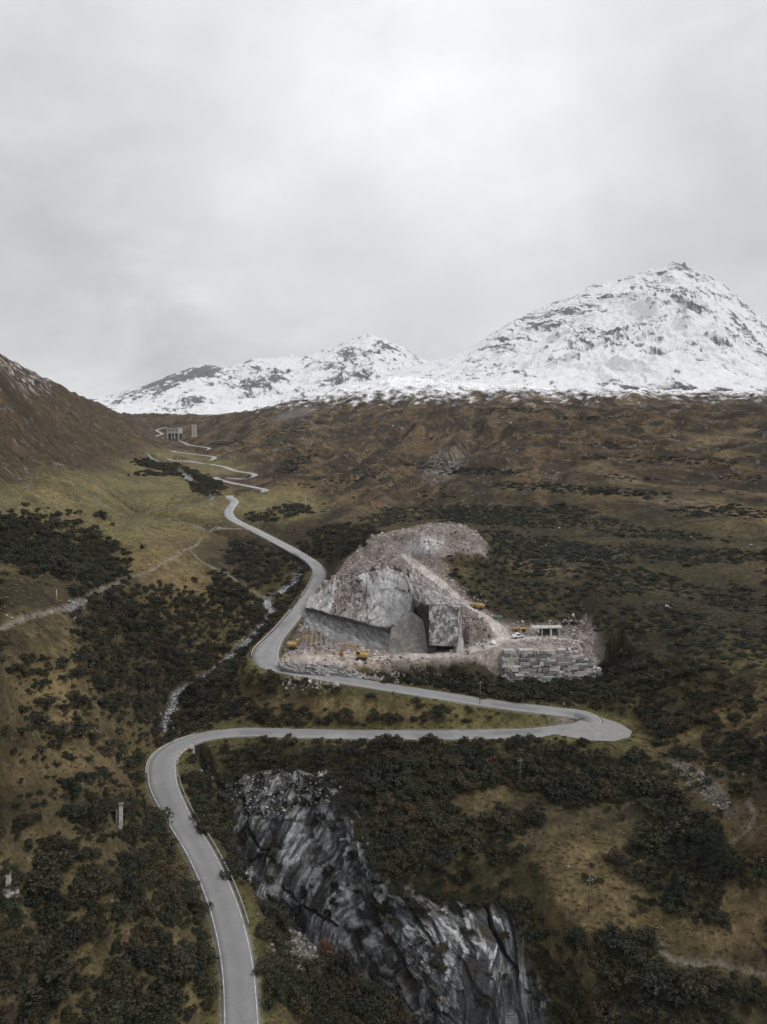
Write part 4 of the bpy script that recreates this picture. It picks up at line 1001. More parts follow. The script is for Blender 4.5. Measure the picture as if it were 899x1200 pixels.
def jitter(rlo, rhi, cell, azl=.66):
    """evenly jittered ground points in a ring sector ahead of the camera"""
    n = int(2 * rhi * math.sin(azl) / cell) + 2; m_ = int(rhi / cell) + 2
    gx, gy = np.meshgrid((np.arange(n) - n / 2) * cell, np.arange(m_) * cell)
    gx = gx + rng.uniform(-.48, .48, gx.shape) * cell; gy = gy + rng.uniform(-.48, .48, gy.shape) * cell
    r = np.hypot(gx, gy); a = np.arctan2(gx, gy); k = (r > rlo) & (r <= rhi) & (np.abs(a) < azl)
    return gx[k], gy[k]

def visible(x, y, z):
    """rough line of sight from the camera over the bare ground"""
    ok = np.ones(len(x), bool)
    for t in np.linspace(.3, .985, 60):
        ok &= hz(x * t, y * t) < CAMZ + (z - CAMZ) * t + .3
    return ok

def plant(kind, rings, lst, clear, size, szfar, gain=1.0):
    xs, ys, ss = [], [], []
    for rlo, rhi, cell, k in rings:
        x, y = jitter(rlo, rhi, cell); z = hz(x, y); px, py = to_px(x, y, z)
        nz = fbm(x / 9, y / 9, 3, 303) * 1.3 + .6 * fbm(x / 3, y / 3, 2, 307)
        d = density(px, py, lst, clear, nz)
        # outside the picture the scrub simply goes on
        outside = (px < 0) | (px > 899)
        d = np.where(outside & (kind == 'alder'), np.maximum(d, .8 * sstep(.0, .25, nz) * (y < 330)), d)
        if kind == 'alder': rv = samp(Dv - hv, x, y); d = np.maximum(d, .9 * sstep(9, 4, rv) * (py > 640) * (py < 868) * (rv > 2.4))
        if kind == 'pine': d = np.maximum(d, .75 * sstep(.24, .40, fbm(x / 55 + y / 200, y / 26, 4, 311) + .3 * nz - np.interp(py, [480, 600, 760], [.22, .06, .04])) * ((px > 330) & (py > 470)))
        cl = .5 + .85 * fbm(x / 7.5, y / 7.5, 3, 331) + .35 * fbm(x / 24, y / 24, 2, 333)
        keep = (d > .05) & (cl < .22 + d * 1.0) & (rng.random(len(x)) < .55 + .45 * d) & ~blocked(x, y) & ~(samp(quarryish, x, y) & ~((px > 458) & (px < 600) & (py > 774))) & (samp(PATHD, x, y) > .4) & (samp(TRD, x, y) > 3.4) & ~samp(inF, x, y)
        x, y, nz = x[keep], y[keep], nz[keep]
        s_ = k * rng.uniform(.5, 1.1, len(x)) * (1 + .6 * rng.random(len(x)) ** 3) * (.75 + .4 * d[keep])
        xs.append(x); ys.append(y); ss.append(s_)
    return np.concatenate(xs), np.concatenate(ys), np.concatenate(ss)

def zone_of(px, py, x, y):
    """which stretch of hillside a bush belongs to"""
    if px < 310 and py > 868 and samp(Dr, x, y) < 60 and x < float(np.interp(y, road_c[:150, 1], road_c[:150, 0])) and y < 200: return 0
    if py > 868 and px < 500 and inside(GRIM + [(60, 60), (-60, 60), (-70, 205)], np.array([x]), np.array([y]))[0]: return 1
    if py > 1040: return 3
    if py > 868: return 2
    if px > 240 and py > 795 and py < 866 and y < 232: return 4
    if px < 345: return 5
    return 6
ALD = ['dark green alder bush on the steep bank left of the lower road', 'alder bush on the ledge between the lower road and the gorge rim',
       'leafy dark bush on the slope below the hairpin and above the gorge cliff', 'dark bush low on the shaded slope right of the gorge cliff',
       'bush on the grassy strip enclosed by the two legs of the hairpin', 'dark bush beside the stream and the footpath on the valley left', 'dark bush on the bank round the quarry and the block wall']
ALG = ['alder bushes on the bank left of the lower road', 'alder bushes on the gorge rim ledge', 'bushes between hairpin and gorge cliff', 'bushes right of the gorge cliff', 'bushes between the two road legs', 'bushes by the stream and footpath', 'bushes round the quarry']

def build_shrubs(nm, kind, rings, lst, clear, meshes, zs, labels, groups, stuffname, gain=1.0, top=300, extra=None):
    x, y, s_ = plant(kind, rings, lst, clear, None, None, gain)
    z = hz(x, y)
    if extra is not None: x, y, s_, z = [np.concatenate(p) for p in zip((x, y, s_, z), extra)]
    n = len(x); px, py = to_px(x, y, z)
    rot = np.stack([rng.normal(0, .08, n), rng.normal(0, .08, n), rng.uniform(0, 6.28, n)], 1)
    scl = np.stack([s_ * rng.uniform(.75, 1.35, n), s_ * rng.uniform(.75, 1.25, n), s_ * zs * rng.uniform(.75, 1.25, n)], 1)
    pick = rng.integers(0, len(meshes), n)
    inv = (px > 4) & (px < 895) & (py < 1196) & visible(x, y, z + s_)
    rank = np.where(inv, s_ / np.hypot(x, y), 0); order = np.argsort(-rank); big = order[:top]; rest = order[top:]
    src = {}
    for k in big:
        o = link(nm, meshes[pick[k]], loc=(x[k], y[k], z[k] - .08)); o.rotation_euler = rot[k]; o.scale = scl[k]
        zn = zone_of(px[k], py[k], x[k], y[k]) if kind == 'alder' else (0 if py[k] > 700 else 1)
        tag(o, labels[zn], 'shrub', groups[zn]); src.setdefault(int(pick[k]), o)
    srcs = [src[i] for i in range(len(meshes))]
    so = scatter_object(stuffname, np.stack([x, y, z - .08], 1)[rest], rot[rest], scl[rest], pick[rest], srcs); tag(so, kind='stuff')
    print(nm, n)
alders = [shrub_mesh('alder_shrub', 40 + k, alder_leaf, 8 + k % 4, 1000, .14, .9, .7) for k in range(6)]
# bushes rooted along the lip and on the ledges of the gorge cliff
lip = (rng.random(GPX.shape) < np.where(GFV < .035, .10, 0) * np.where((GPX > 285) & (GPX < 372), .15, 1) + .006 * (GMOSS > .16) + .03 * (GFU > .965) * (GFV < .7) + .02 * (GFU < .02) + .012 * ((GPX > 440) & (GPX < 560) & (GPY < 1068)) + .010 * (GCR > .6) * (GMOSS > 0) + .03 * ((np.abs(GPX - 370) < 14) & (GPY < 945)))
lp = GP_[lip]; lex = (lp[:, 0], lp[:, 1], rng.uniform(.7, 1.9, len(lp)), lp[:, 2] - .3)
build_shrubs('alder_shrub', 'alder', [(60, 190, 3.2, 2.7), (60, 190, 1.7, 1.15), (190, 330, 3.4, 2.4), (190, 330, 2.2, 1.2), (330, 800, 3.8, 2.4)], ALDER, ALDER_CLEAR, alders, .85, ALD, ALG, 'alder_thicket', extra=lex)
pines = [shrub_mesh('dwarf_pine', 60 + k, pine_needle, 9, 560, .17, .5, .62) for k in range(4)]
build_shrubs('dwarf_pine', 'pine', [(180, 420, 2.6, 1.7), (420, 800, 4.2, 2.6), (800, 1350, 7.0, 4.0)], PINE, [], pines, .62,
             ['low dark dwarf pine among boulders on the hillside right of the quarry', 'low dark dwarf pine on the brown hillside above the quarry'], ['dwarf pines right of the quarry', 'dwarf pines on the hillside above the quarry'], 'dwarf_pine_cover')

# ---- grass tussocks and heather
def ground_cover(name, rings, meshes_named, dens, zscale=1.0):
    xs, ys, ss = [], [], []
    for rlo, rhi, cell, k in rings:
        x, y = jitter(rlo, rhi, cell); z = hz(x, y); px, py = to_px(x, y, z)
        nz = fbm(x / 7, y / 7, 3, 401)
        keep = (rng.random(len(x)) < dens(px, py, nz)) & ~(samp(Dr - hw, x, y) < .7) & ~(samp(dL_, x, y) < .4) & ~samp(inG, x, y) & ~samp(quarryish, x, y) & (samp(Dv - hv, x, y) > .5) & (samp(PATHD, x, y) > .1)
        x, y = x[keep], y[keep]; xs.append(x); ys.append(y); ss.append(k * rng.uniform(.6, 1.4, len(x)))
    x, y, s_ = map(np.concatenate, (xs, ys, ss)); n = len(x); z = hz(x, y)
    rot = np.stack([rng.normal(0, .1, n), rng.normal(0, .1, n), rng.uniform(0, 6.28, n)], 1)
    scl = np.stack([s_, s_, s_ * zscale * rng.uniform(.7, 1.2, n)], 1); pick = rng.integers(0, len(meshes_named), n)
    first = []
    for k, me in enumerate(meshes_named): first.append(me)
    print(name, n)
    return x, y, z, rot, scl, pick
def merged_sources(name, meshes, catname, lab, grp, spots):
    out = []
    for me, (px, py) in zip(meshes, spots):
        p = PT(px, py); o = link(name, me, loc=(p[0], p[1], p[2] - .03)); tag(o, lab, catname, grp); out.append(o)
    return out
tufts = [tuft_mesh('grass_tussock', 80 + k, straw_mat) for k in range(4)]
ts = merged_sources('grass_tussock', tufts, 'grass', 'tuft of dry straw-coloured grass in the clearing below the hairpin', 'grass tufts in the clearing', [(690,975),(712,985),(668,990),(700,1002)])
g_ = ground_cover('grass', [(60, 170, .95, 1.0), (170, 300, 1.6, 1.35), (300, 480, 2.8, 1.1)], tufts, lambda px, py, nz: np.clip(.42 + .9 * nz, 0.05, 1))
tag(scatter_object('grass', np.stack(g_[:2] + (g_[2] - .03,), 1), *g_[3:], ts), kind='stuff')
heath = [shrub_mesh('heather_cushion', 90 + k, heather_mat, 7, 170, .22, .4, .5) for k in range(3)]
hs = merged_sources('heather_cushion', heath, 'shrub', 'low brown heather cushion on the clearing edge left of the path', 'heather cushions near the right path', [(742,1075),(728,1082),(715,1072)])
g_ = ground_cover('heather', [(60, 190, 2.0, .55), (190, 420, 3.2, .8), (420, 800, 5.0, 1.3)], heath, lambda px, py, nz: np.clip(-.16 - 1.6 * nz, 0, .6) * (1 - .95 * ((px < 345) & (py > 540) & (py < 690))) * (1 - .8 * ((px > 560) & (py > 900))))
tag(scatter_object('heather', np.stack(g_[:2] + (g_[2] - .05,), 1), *g_[3:], hs), kind='stuff')

# ================================================================== TREES
def conifer_crown(seed, H, W):
    r = np.random.default_rng(seed); P, Nn = [], []
    nl = int(H * 2.6)
    for k in range(nl):
        t = (k + .5) / nl; zc = H * (.06 + .94 * t); L = W * (1 - t) ** .85 * (.85 + .3 * r.random()) + .12
        for j in range(int(6 + 5 * (1 - t))):
            a = r.uniform(0, 6.28); l = L * r.uniform(.65, 1.15); n = int(10 + 26 * l)
            u = r.uniform(.12, 1, n) ** .7; p = np.stack([l * u * math.cos(a), l * u * math.sin(a), zc - .32 * l * u + .12 * l * u * u], 1)
            p += r.normal(0, .09, (n, 3)) * (1 + 1.2 * l * (1 - np.abs(u - .55))[:, None]) * np.array([1, 1, .6]); P.append(p); Nn.append(np.tile([math.cos(a) * .4, math.sin(a) * .4, .8], (n, 1)))
    Vv, Ff = leaves(np.vstack(P), np.vstack(Nn), .24, r, .55); return np_mesh('crown', Vv, Ff, conifer_leaf, False)
def conifer(px, py, H, W, seed, lab, at=None):
    p = at or PT(px, py); e = empty('conifer_tree', (p[0], p[1], p[2] - .2)); tag(e, lab, 'tree')
    MB().cyl((0, 0, 0), (0, 0, H * .93), .05 * H * .5, .03, 9).build('trunk', bark, e, True)
    link('crown', conifer_crown(seed, H, W), e); return e
conifer(842, 1026, 11.5, 3.4, 1, 'tallest dark conifer in the pair of trees below the scree on the right slope')
conifer(826, 1012, 9.0, 3.0, 2, 'dark conifer crowded behind the tallest conifer on the right slope')
conifer(790, 1058, 8.2, 2.4, 3, 'dark single conifer just above the white stone on the right slope')
conifer(484, 1240, 12, 2.3, 4, 'dark slim conifer rising out of the gorge in front of the lower cliff', at=(4.6, 131, -31))
conifer(470, 1240, 9, 2.0, 5, 'shorter dark conifer on the gorge side, left of the slim one', at=(2.2, 134, -31))
conifer(427, 640, 5.5, 1.6, 6, 'small dark conifer at the left end of the quarry top')
conifer(375, 640, 4.5, 1.5, 7, 'small dark conifer above the road left of the quarry')
for k, (px, py, z0) in enumerate([(384, 1122, 2.3), (398, 1132, 1.7)]):
    p = PT(px, py); o = link('rust_shrub', shrub_mesh('rust_shrub', 120 + k, rust_leaf, 8, 800, .2, 1.1, .6), loc=(p[0], p[1], p[2] - .1)); o.scale = (z0, z0, z0 * 1.1)
    tag(o, ['large rust-red autumn bush on the gorge rim in front of the cliff', 'smaller rust-brown bush beside the large red one on the gorge rim'][k], 'shrub')

# ================================================================== STONES
def stone_mat(name, cols):
    m, nt, b = new_mat(name); h = NT(nt)
    c = h.ramp(h.n('ShaderNodeObjectInfo').outputs['Random'], [(k / (len(cols) - 1), c) for k, c in enumerate(cols)])
    n = h.noise(h.pos(), 2.2, 6, .7); c = h.mix(1, c, h.ramp(n, [(.3, .65), (.7, 1.35)]), 'MULTIPLY'); h.l(c, b.inputs['Base Color'])
    b.inputs['Roughness'].default_value = .9; b.inputs['Specular IOR Level'].default_value = .2; h.bump(n, .5, .08, b); return m
quarry_stone = stone_mat('quarry_stone', [(.17, .135, .12), (.30, .26, .24), (.10, .082, .075), (.42, .385, .365), (.23, .185, .165), (.30, .27, .26), (.54, .53, .52)])
field_stone = stone_mat('field_stone', [(.20, .195, .19), (.32, .315, .31), (.25, .24, .235), (.40, .395, .39)])
qr = [rock_mesh('quarry_boulder', 200 + k, quarry_stone, 15 + k) for k in range(6)]
fr = [rock_mesh('boulder', 220 + k, field_stone, 15 + k) for k in range(6)]
white_stone = simple_mat('white_stone', (.62, .62, .61), .85, var=.15, scale=1.5, bump=.3)
def boulder(name, me, px, py, size, lab, group=None, rz=0.0, at=None, tilt=0.0, mat=None, sq=1.0):
    p = at or PT(px, py); o = link(name, me, loc=(p[0], p[1], p[2] + size * .22)); o.scale = (size, size, size * sq); o.rotation_euler = (tilt, tilt * .6, rz)
    if mat: me2 = me.copy(); me2.materials.clear(); me2.materials.append(mat); o.data = me2
    tag(o, lab, 'boulder', group); return o
for k, me in enumerate(qr):
    px, py, sz = [(548, 764, 1.8), (566, 758, 1.5), (388, 761, 2.2), (440, 768, 1.6), (459, 771, 1.9), (530, 771, 1.2)][k]
    boulder('quarry_boulder', me, px, py, sz, ['grey boulder at the foot of the rubble slope right of the pale stone pillar', 'boulder on the quarry track edge just left of the white block', 'large grey boulder under the left lower quarry face', 'boulder on the quarry floor right of the nearer excavator', 'pale boulder at the foot of the gravel face in the quarry', 'small boulder before the dark opening of the quarry block'][k], None, k * 1.1)
boulder('quarry_block', qr[1], 578, 755, 2.9, 'big white stone block lying tilted beside the quarry track', None, .4, None, .25, white_stone, .7)
boulder('boulder', fr[0], 617, 1096, 2.6, 'large round grey boulder in the dark scrub right of the gorge cliff', None, .5)
boulder('white_stone', fr[1], 787, 1067, 1.05, 'small bright white stone lying alone on the right slope below the conifers', None, .7, None, .3, white_stone)
for k, (px, py) in enumerate([(4, 1046), (13, 1050), (20, 1046), (9, 1053)]): boulder('boulder', fr[k % 6], px, py, 1.0 + .3 * (k % 2), 'pale stone in the small heap at the foot of the far-left pillar', 'stones at the far-left pillar', k)
for k, (px, py) in enumerate([(318,1108),(320,1116),(319,1132),(346,1104)]): boulder('boulder', fr[(k + 2) % 6], px, py, .9 + .2 * (k % 3), 'pale stone lying on the grass between the lower road and the small scree', 'stones on the verge by the small scree', k * 2.0)

def rubble(name, x, y, size, srcs, sink=.15, zz=None):
    n = len(x); z = hz(x, y) if zz is None else zz
    rot = rng.uniform(0, 6.28, (n, 3)) * np.array([.25, .25, 1]); sc = size[:, None] * rng.uniform(.7, 1.3, (n, 3))
    o = scatter_object(name, np.stack([x, y, z + size * (.2 - sink)], 1), rot, sc, rng.integers(0, len(srcs), n), srcs); tag(o, kind='stuff'); print(name, n)
QS = [o for o in COL.objects if o.name.startswith('quarry_boulder')]
FS = []
hill_spots = [(520,540),(527,546),(515,552),(508,556),(497,515),(640,556),(705,548),(648,470),(857,473),(862,474),(775,555),(655,620),(782,712),(786,714),(560,562),(575,566),(615,575),(598,497),(610,500),(545,495),(480,552),(470,560),(880,640),(845,560),(700,600),(640,640),(760,520),(430,530),(395,505),(460,500),(720,565),(810,630),(330,520),(355,515)]
for k, (px, py) in enumerate(hill_spots):
    p = PT(px, py); o = boulder('boulder', fr[k % 6], px, py, (1.2 + .9 * ((k * 7) % 5) / 4) * max(1.0, p[1] / 420), 'pale boulder lying in the brown heath of the hillside above and right of the quarry', 'boulders on the hillside above the quarry', k * 1.7, p)
    if k < 6: FS.append(o)
for k, (px, py) in enumerate([(262,667),(258,661),(266,672),(270,680),(232,640),(222,643),(205,655),(168,668),(85,705),(80,712),(93,717),(87,726),(8,722),(14,726),(9,783),(15,784),(42,845),(50,850),(112,675),(175,663),(160,690)]):
    boulder('boulder', fr[k % 6], px, py, .8 + .7 * ((k * 5) % 4) / 3, 'pale stone beside the footpath on the left side of the valley', 'stones beside the left footpath', k * 1.3)
# quarry rubble : everywhere the mound is broken stone, coarser at the foot of the faces
x, y = jitter(200, 345, .82); k = (samp(q, x, y) > .45) & ~samp(inC, x, y) & ~(samp(inF, x, y)) & (samp(Dr - hw, x, y) > .8) & (samp(TRD, x, y) > 2.3)
nzq = fbm(x / 6, y / 6, 3, 501); k &= rng.random(len(x)) < np.clip(.55 + nzq, .1, 1)
x, y = x[k], y[k]; sz = .38 + .35 * rng.random(len(x)) + 1.3 * rng.random(len(x)) ** 9
P1 = [(x, y, sz)]
fl = [(365,756,30,7,500),(390,760,34,6,500),(440,766,20,5,260),(540,762,12,7,200),(556,750,14,12,350),(640,750,30,8,420),(672,746,14,10,300),(618,742,16,5,120),(460,776,60,4,240),(385,782,45,6,420),(345,778,12,6,160),(668,742,12,10,500),(680,748,10,10,420)]
for cx, cy, rx, ry, n in fl:
    pts = [PZ(cx + rx * a * .6, cy + ry * b * .6, 22 if cx < 600 else 24.5) for a, b in rng.normal(0, 1, (n, 2)) if abs(a) < 2 and abs(b) < 1.8]
    xx = np.array([p[0] for p in pts]); yy = np.array([p[1] for p in pts]); kk = (samp(TRD, xx, yy) > 1.6) & (samp(Dr - hw, xx, yy) > 1.0)
    P1.append((xx[kk], yy[kk], .35 + .5 * rng.random(kk.sum()) + 1.3 * rng.random(kk.sum()) ** 6))
x, y, sz = [np.concatenate(v) for v in zip(*P1)]
rubble('quarry_rubble', x, y, sz, QS)
# scree fans on the slopes
P2 = []
for e, n, s0 in zip(SCREE, (520, 900, 0, 0, 160, 90), (.7, .6, 1, 1, .9, .8)):
    x, y = jitter(95, 300, .8); px, py = to_px(x, y, hz(x, y)); d = E_(px, py, (e[0], e[1], e[2], e[3], 1, e[5]), 2 * fbm(x / 3, y / 3, 3, 77))
    k = (rng.random(len(x)) < d * .8) & ~samp(inG, x, y); P2.append((x[k], y[k], s0 * (.6 + .6 * rng.random(k.sum()) + 1.2 * rng.random(k.sum()) ** 6)))
x, y = jitter(190, 420, 1.1); k = (samp(Dv - hv, x, y) < 1.6) & (samp(Dv - hv, x, y) > -.8) & (rng.random(len(x)) < .33) & (samp(Dr - hw, x, y) > 1); P2.append((x[k], y[k], .6 + .9 * rng.random(k.sum())))
x, y = jitter(100, 900, 7.0); k = (rng.random(len(x)) < .16 * (fbm(x / 30, y / 30, 3, 511) > .05)) & ~blocked(x, y) & ~samp(quarryish, x, y); P2.append((x[k], y[k], (.4 + .5 * rng.random(k.sum())) * np.maximum(1, y[k] / 350)))
x, y, sz = [np.concatenate(v) for v in zip(*P2)]; rubble('scree', x, y, sz, FS)
# broken stone clinging to the top of the gorge cliff
m_ = (rng.random(GPX.shape) < .045) & (((((GPX - 320) / 52) ** 2 + ((GPY - 932) / 26) ** 2) < 1) | ((((GPX - 384) / 20) ** 2 + ((GPY - 925) / 20) ** 2) < 1))
pp = GP_[m_] + GN_[m_] * 1.2; rubble('cliff_debris', pp[:, 0], pp[:, 1], (.35 + .75 * rng.random(len(pp)) ** 3), FS, .25, pp[:, 2])

# ---- the wall of stacked blocks under the terrace
wall_stone = vcol_mat('wall_stone', .9, ((2.5, .25), (.8, .18)), ((5.0, .5, .05),), .2)
def block_wall():
    r = random.Random(5); Vs, Fs, Cs = [], [], []; nb = 0
    z = 13.6; k = 0
    L0 = PF(588, 795, 233)[0]; Rb = PF(706, 798, 233)[0]; Rt = PF(668, 758, 236)[0]
    while z < 24.3:
        hgt = r.uniform(.55, 1.35); t = (z - 14.2) / 10.1
        x = L0 + r.uniform(-.6, .6) + 1.5 * t; xe = Rb + (Rt - Rb) * max(0, (t - .15) / .85) ** 1.1 + r.uniform(-.8, .8)
        while x < xe:
            ln = r.choice([r.uniform(.7, 1.6), r.uniform(1.4, 3.8)]); yv = 231.6 + .26 * (z - 14.2) + max(0, (x - 58)) * .28 + r.uniform(-.42, .42); dp = 2.6; h2 = hgt * r.uniform(.8, 1.0)
            c = [(x, yv, z), (x + ln - .07, yv, z), (x + ln - .07, yv + dp, z), (x, yv + dp, z)]
            vs = [(a + r.uniform(-.2, .2), b_ + r.uniform(-.25, .25), zz + r.uniform(-.14, .14)) for zz in (z, z + h2) for a, b_, _ in c]
            if z > 23.0 and r.random() < .3: x += ln; continue
            Vs += vs; Fs += [[nb + q for q in f] for f in ((0, 1, 5, 4), (1, 2, 6, 5), (2, 3, 7, 6), (3, 0, 4, 7), (4, 5, 6, 7), (3, 2, 1, 0))]; nb += 8
            g = r.choice([.20, .27, .33, .38, .44, .15]) * r.uniform(.85, 1.15); warm = r.uniform(0, .10); Cs += [(g, g * (1 - warm * .7), g * (1 - warm * 1.2))] * 8; x += ln
        z += hgt
    me = np_mesh('block_wall', Vs, Fs, wall_stone, False, np.array(Cs)); o = link('block_wall', me)
    return tag(o, 'tall rough wall of dry-stacked pale stone blocks holding up the quarry terrace', 'wall')
block_wall()

# ================================================================== THINGS OF THE QUARRY
yellow = simple_mat('yellow_paint', (.36, .235, .085), .8, var=.5, scale=1.5); orange = simple_mat('orange_steel', (.24, .11, .04), .7, var=.4, scale=2)
black = simple_mat('black_rubber', (.02, .02, .02), .85); glassm = simple_mat('dark_glass', (.03, .035, .04), .15, var=.1); steel = simple_mat('grey_steel', (.22, .22, .22), .5, .4)
green = simple_mat('green_paint', (.09, .16, .115), .6, var=.25); whitep = simple_mat('white_paint', (.62, .63, .64), .5, var=.1); bluep = simple_mat('blue_paint', (.10, .17, .28), .5)
concrete = simple_mat('concrete', (.40, .39, .37), .9, var=.3, scale=.8, bump=.2); darkin = simple_mat('dark_opening', (.02, .026, .022), .9); tealp = simple_mat('teal_board', (.055, .085, .07), .8)
wood = simple_mat('weathered_wood', (.12, .105, .09), .9, var=.35, scale=3)

def excavator(loc, rz, lab, reach=1.0):
    e = empty('excavator', loc, rz); tag(e, lab, 'excavator')
    for s_ in (-1, 1):
        t = MB().box((0, s_ * 1.15, .48), (3.7, .6, .9), bevel=.3)
        for k in range(5): t.cyl((-1.4 + .7 * k, s_ * 1.15 - .33, .42), (-1.4 + .7 * k, s_ * 1.15 + .33, .42), .27)
        t.build('track', black, e)
    MB().box((0, 0, .75), (2.0, 2.0, .5)).cyl((0, 0, .9), (0, 0, 1.2), .8).build('undercarriage', orange, e)
    MB().box((-.5, 0, 1.75), (3.2, 2.5, 1.05), bevel=.12).box((-1.75, 0, 1.7), (1.1, 2.6, 1.25), bevel=.25).cyl((-1.0, .7, 2.2), (-1.0, .7, 2.9), .08).build('body', yellow, e)
    c = MB().box((.85, .75, 2.35), (1.5, 1.0, 1.7), bevel=.12, taper=(.8, .95)).build('cab', yellow, e)
    MB().box((1.52, .75, 2.55), (.2, .8, .9), Matrix.Rotation(R(-12), 3, 'Y')).box((.9, 1.27, 2.6), (.95, .06, .8)).build('window', glassm, c)
    pts = [(.7, -.25, 1.7), (2.6, -.25, 4.3), (4.2, -.25, 5.0), (6.4, -.25, 4.4)]
    b_ = MB()
    for k in range(3): b_.bar(pts[k], pts[k + 1], .5, .62 - .1 * k)
    b_.cyl((1.3, .05, 1.5), (3.0, .05, 4.2), .12).build('boom', yellow, e)
    MB().bar((5.9, -.25, 5.2), (7.3, -.25, 2.2), .42, .4).cyl((4.6, -.25, 5.4), (6.0, -.25, 5.25), .1).build('stick', yellow, e)
    MB().poly([(7.0, -.8, 2.3), (7.7, -.8, 2.1), (7.9, -.8, 1.2), (7.2, -.8, .5), (6.4, -.8, .75), (6.7, -.8, 1.3)], (0, 1.1, 0)).build('bucket', orange, e)
    return e
p1 = PZ(345, 757, 21.8); p2 = PZ(424, 772.5, 21.7)
excavator((p1[0], p1[1], float(hz(p1[0], p1[1]))), R(-8), 'yellow excavator at the left end of the quarry floor with its boom towards the rubble')
excavator((p2[0], p2[1], float(hz(p2[0], p2[1]))), R(168), 'yellow excavator nearer the middle of the quarry floor, boom arched out to the left')

def dumper(px, py, rz, lab):
    p = PT(px, py); e = empty('dump_truck', p, rz); tag(e, lab, 'dump truck')
    MB().box((0, 0, .85), (4.2, 1.2, .3)).build('chassis', steel, e)
    MB().poly([(-2.3, -.95, 1.1), (.7, -.95, 1.1), (1.0, -.95, 2.1), (-2.6, -.95, 1.9)], (0, 1.9, 0)).build('dump_bed', yellow, e)
    c = MB().box((1.6, 0, 1.65), (1.1, 1.7, 1.3), bevel=.12).build('cab', yellow, e); MB().box((2.17, 0, 1.9), (.06, 1.4, .6)).build('window', glassm, c)
    for x_ in (-1.4, 1.3):
        for s_ in (-1, 1): MB().cyl((x_, s_ * .75, .55), (x_, s_ * 1.1, .55), .55, n=16).build('wheel', black, e)
dumper(560, 714, R(165), 'yellow dump truck parked at the edge of scrub above the quarry track')
def pickup(px, py, rz, lab):
    p = PT(px, py); e = empty('pickup', p, rz); tag(e, lab, 'pickup')
    MB().poly([(-2.2, -.85, .5), (2.3, -.85, .5), (2.3, -.85, 1.05), (1.2, -.85, 1.15), (.7, -.85, 1.75), (-.5, -.85, 1.75), (-.6, -.85, 1.1), (-2.2, -.85, 1.1)], (0, 1.7, 0)).build('body', whitep, e)
    MB().poly([(1.12, -.88, 1.16), (.68, -.88, 1.68), (-.42, -.88, 1.68), (-.5, -.88, 1.16)], (0, 1.76, 0)).build('window', glassm, e)
    MB().box((-1.4, 0, 1.22), (1.5, 1.5, .2)).build('load_cover', bluep, e)
    for x_ in (-1.4, 1.45):
        for s_ in (-1, 1): MB().cyl((x_, s_ * .65, .36), (x_, s_ * .9, .36), .36, n=16).build('wheel', black, e)
pickup(607, 747.5, R(200), 'white pickup with a blue load parked on the quarry terrace by the track')
def skip(px, py, rz, lab, mat, sc=1.0):
    p = PT(px, py); e = empty('skip_container', p, rz); e.scale = (sc,) * 3; tag(e, lab, 'container')
    MB().poly([(-1.2, -.8, 0), (1.2, -.8, 0), (1.6, -.8, 1.25), (-1.6, -.8, 1.25)], (0, 1.6, 0)).build('body', mat, e)
    rb_ = MB()
    for k in (-1, -.3, .4, 1.1): rb_.bar((k * .95, -.84, .05), (k * 1.15, -.84, 1.2), .1)
    rb_.build('rib', mat, e); MB().box((0, -.8, 1.29), (3.3, .12, .1)).box((0, .8, 1.29), (3.3, .12, .1)).build('rim', steel, e)
skip(583, 726, R(-5), 'pale green metal skip beside the quarry track below the dump truck', green, 1.0)
def compressor(px, py, lab, ln):
    p = PT(px, py); e = empty('compressor', p, R(5)); tag(e, lab, 'machine')
    MB().box((0, 0, .85), (ln, 1.2, 1.0), bevel=.15).build('housing', yellow, e); MB().box((0, -.62, .8), (ln * .6, .05, .5)).build('vent_panel', black, e)
    for s_ in (-1, 1): MB().cyl((0, s_ * .5, .3), (0, s_ * .65, .3), .3).build('wheel', black, e)
compressor(604.5, 740.5, 'small yellow compressor at the back of the quarry terrace, the left one of two', 1.5)
compressor(613, 741, 'long yellow compressor at the back of the quarry terrace, the right one of two', 2.9)
def shed():
    p = PT(644, 744.5); e = empty('shed', (p[0], p[1], p[2] - .1), R(4)); tag(e, 'flat-roofed concrete shed with two dark openings on the quarry terrace', 'shed')
    MB().box((-1.2, 0, 3.25), (11.0, 3.4, .35), bevel=.05).build('roof', concrete, e)
    MB().box((0, 1.45, 1.5), (6.6, .25, 3.1)).build('wall', tealp, e)
    for x_ in (-3.2, .1, 3.2): MB().box((x_, -1.2, 1.5), (.75 if x_ == .1 else .35, .35, 3.1)).build('pillar', concrete, e)
    MB().box((1.7, -.4, .8), (2.6, .2, 1.5)).build('board_panel', tealp, e)
    MB().cyl((.3, .5, 3.4), (.3, .5, 5.6), .07).bar((-.3, .5, 5.2), (.95, .5, 5.5), .12).build('mast', whitep, e)
shed()

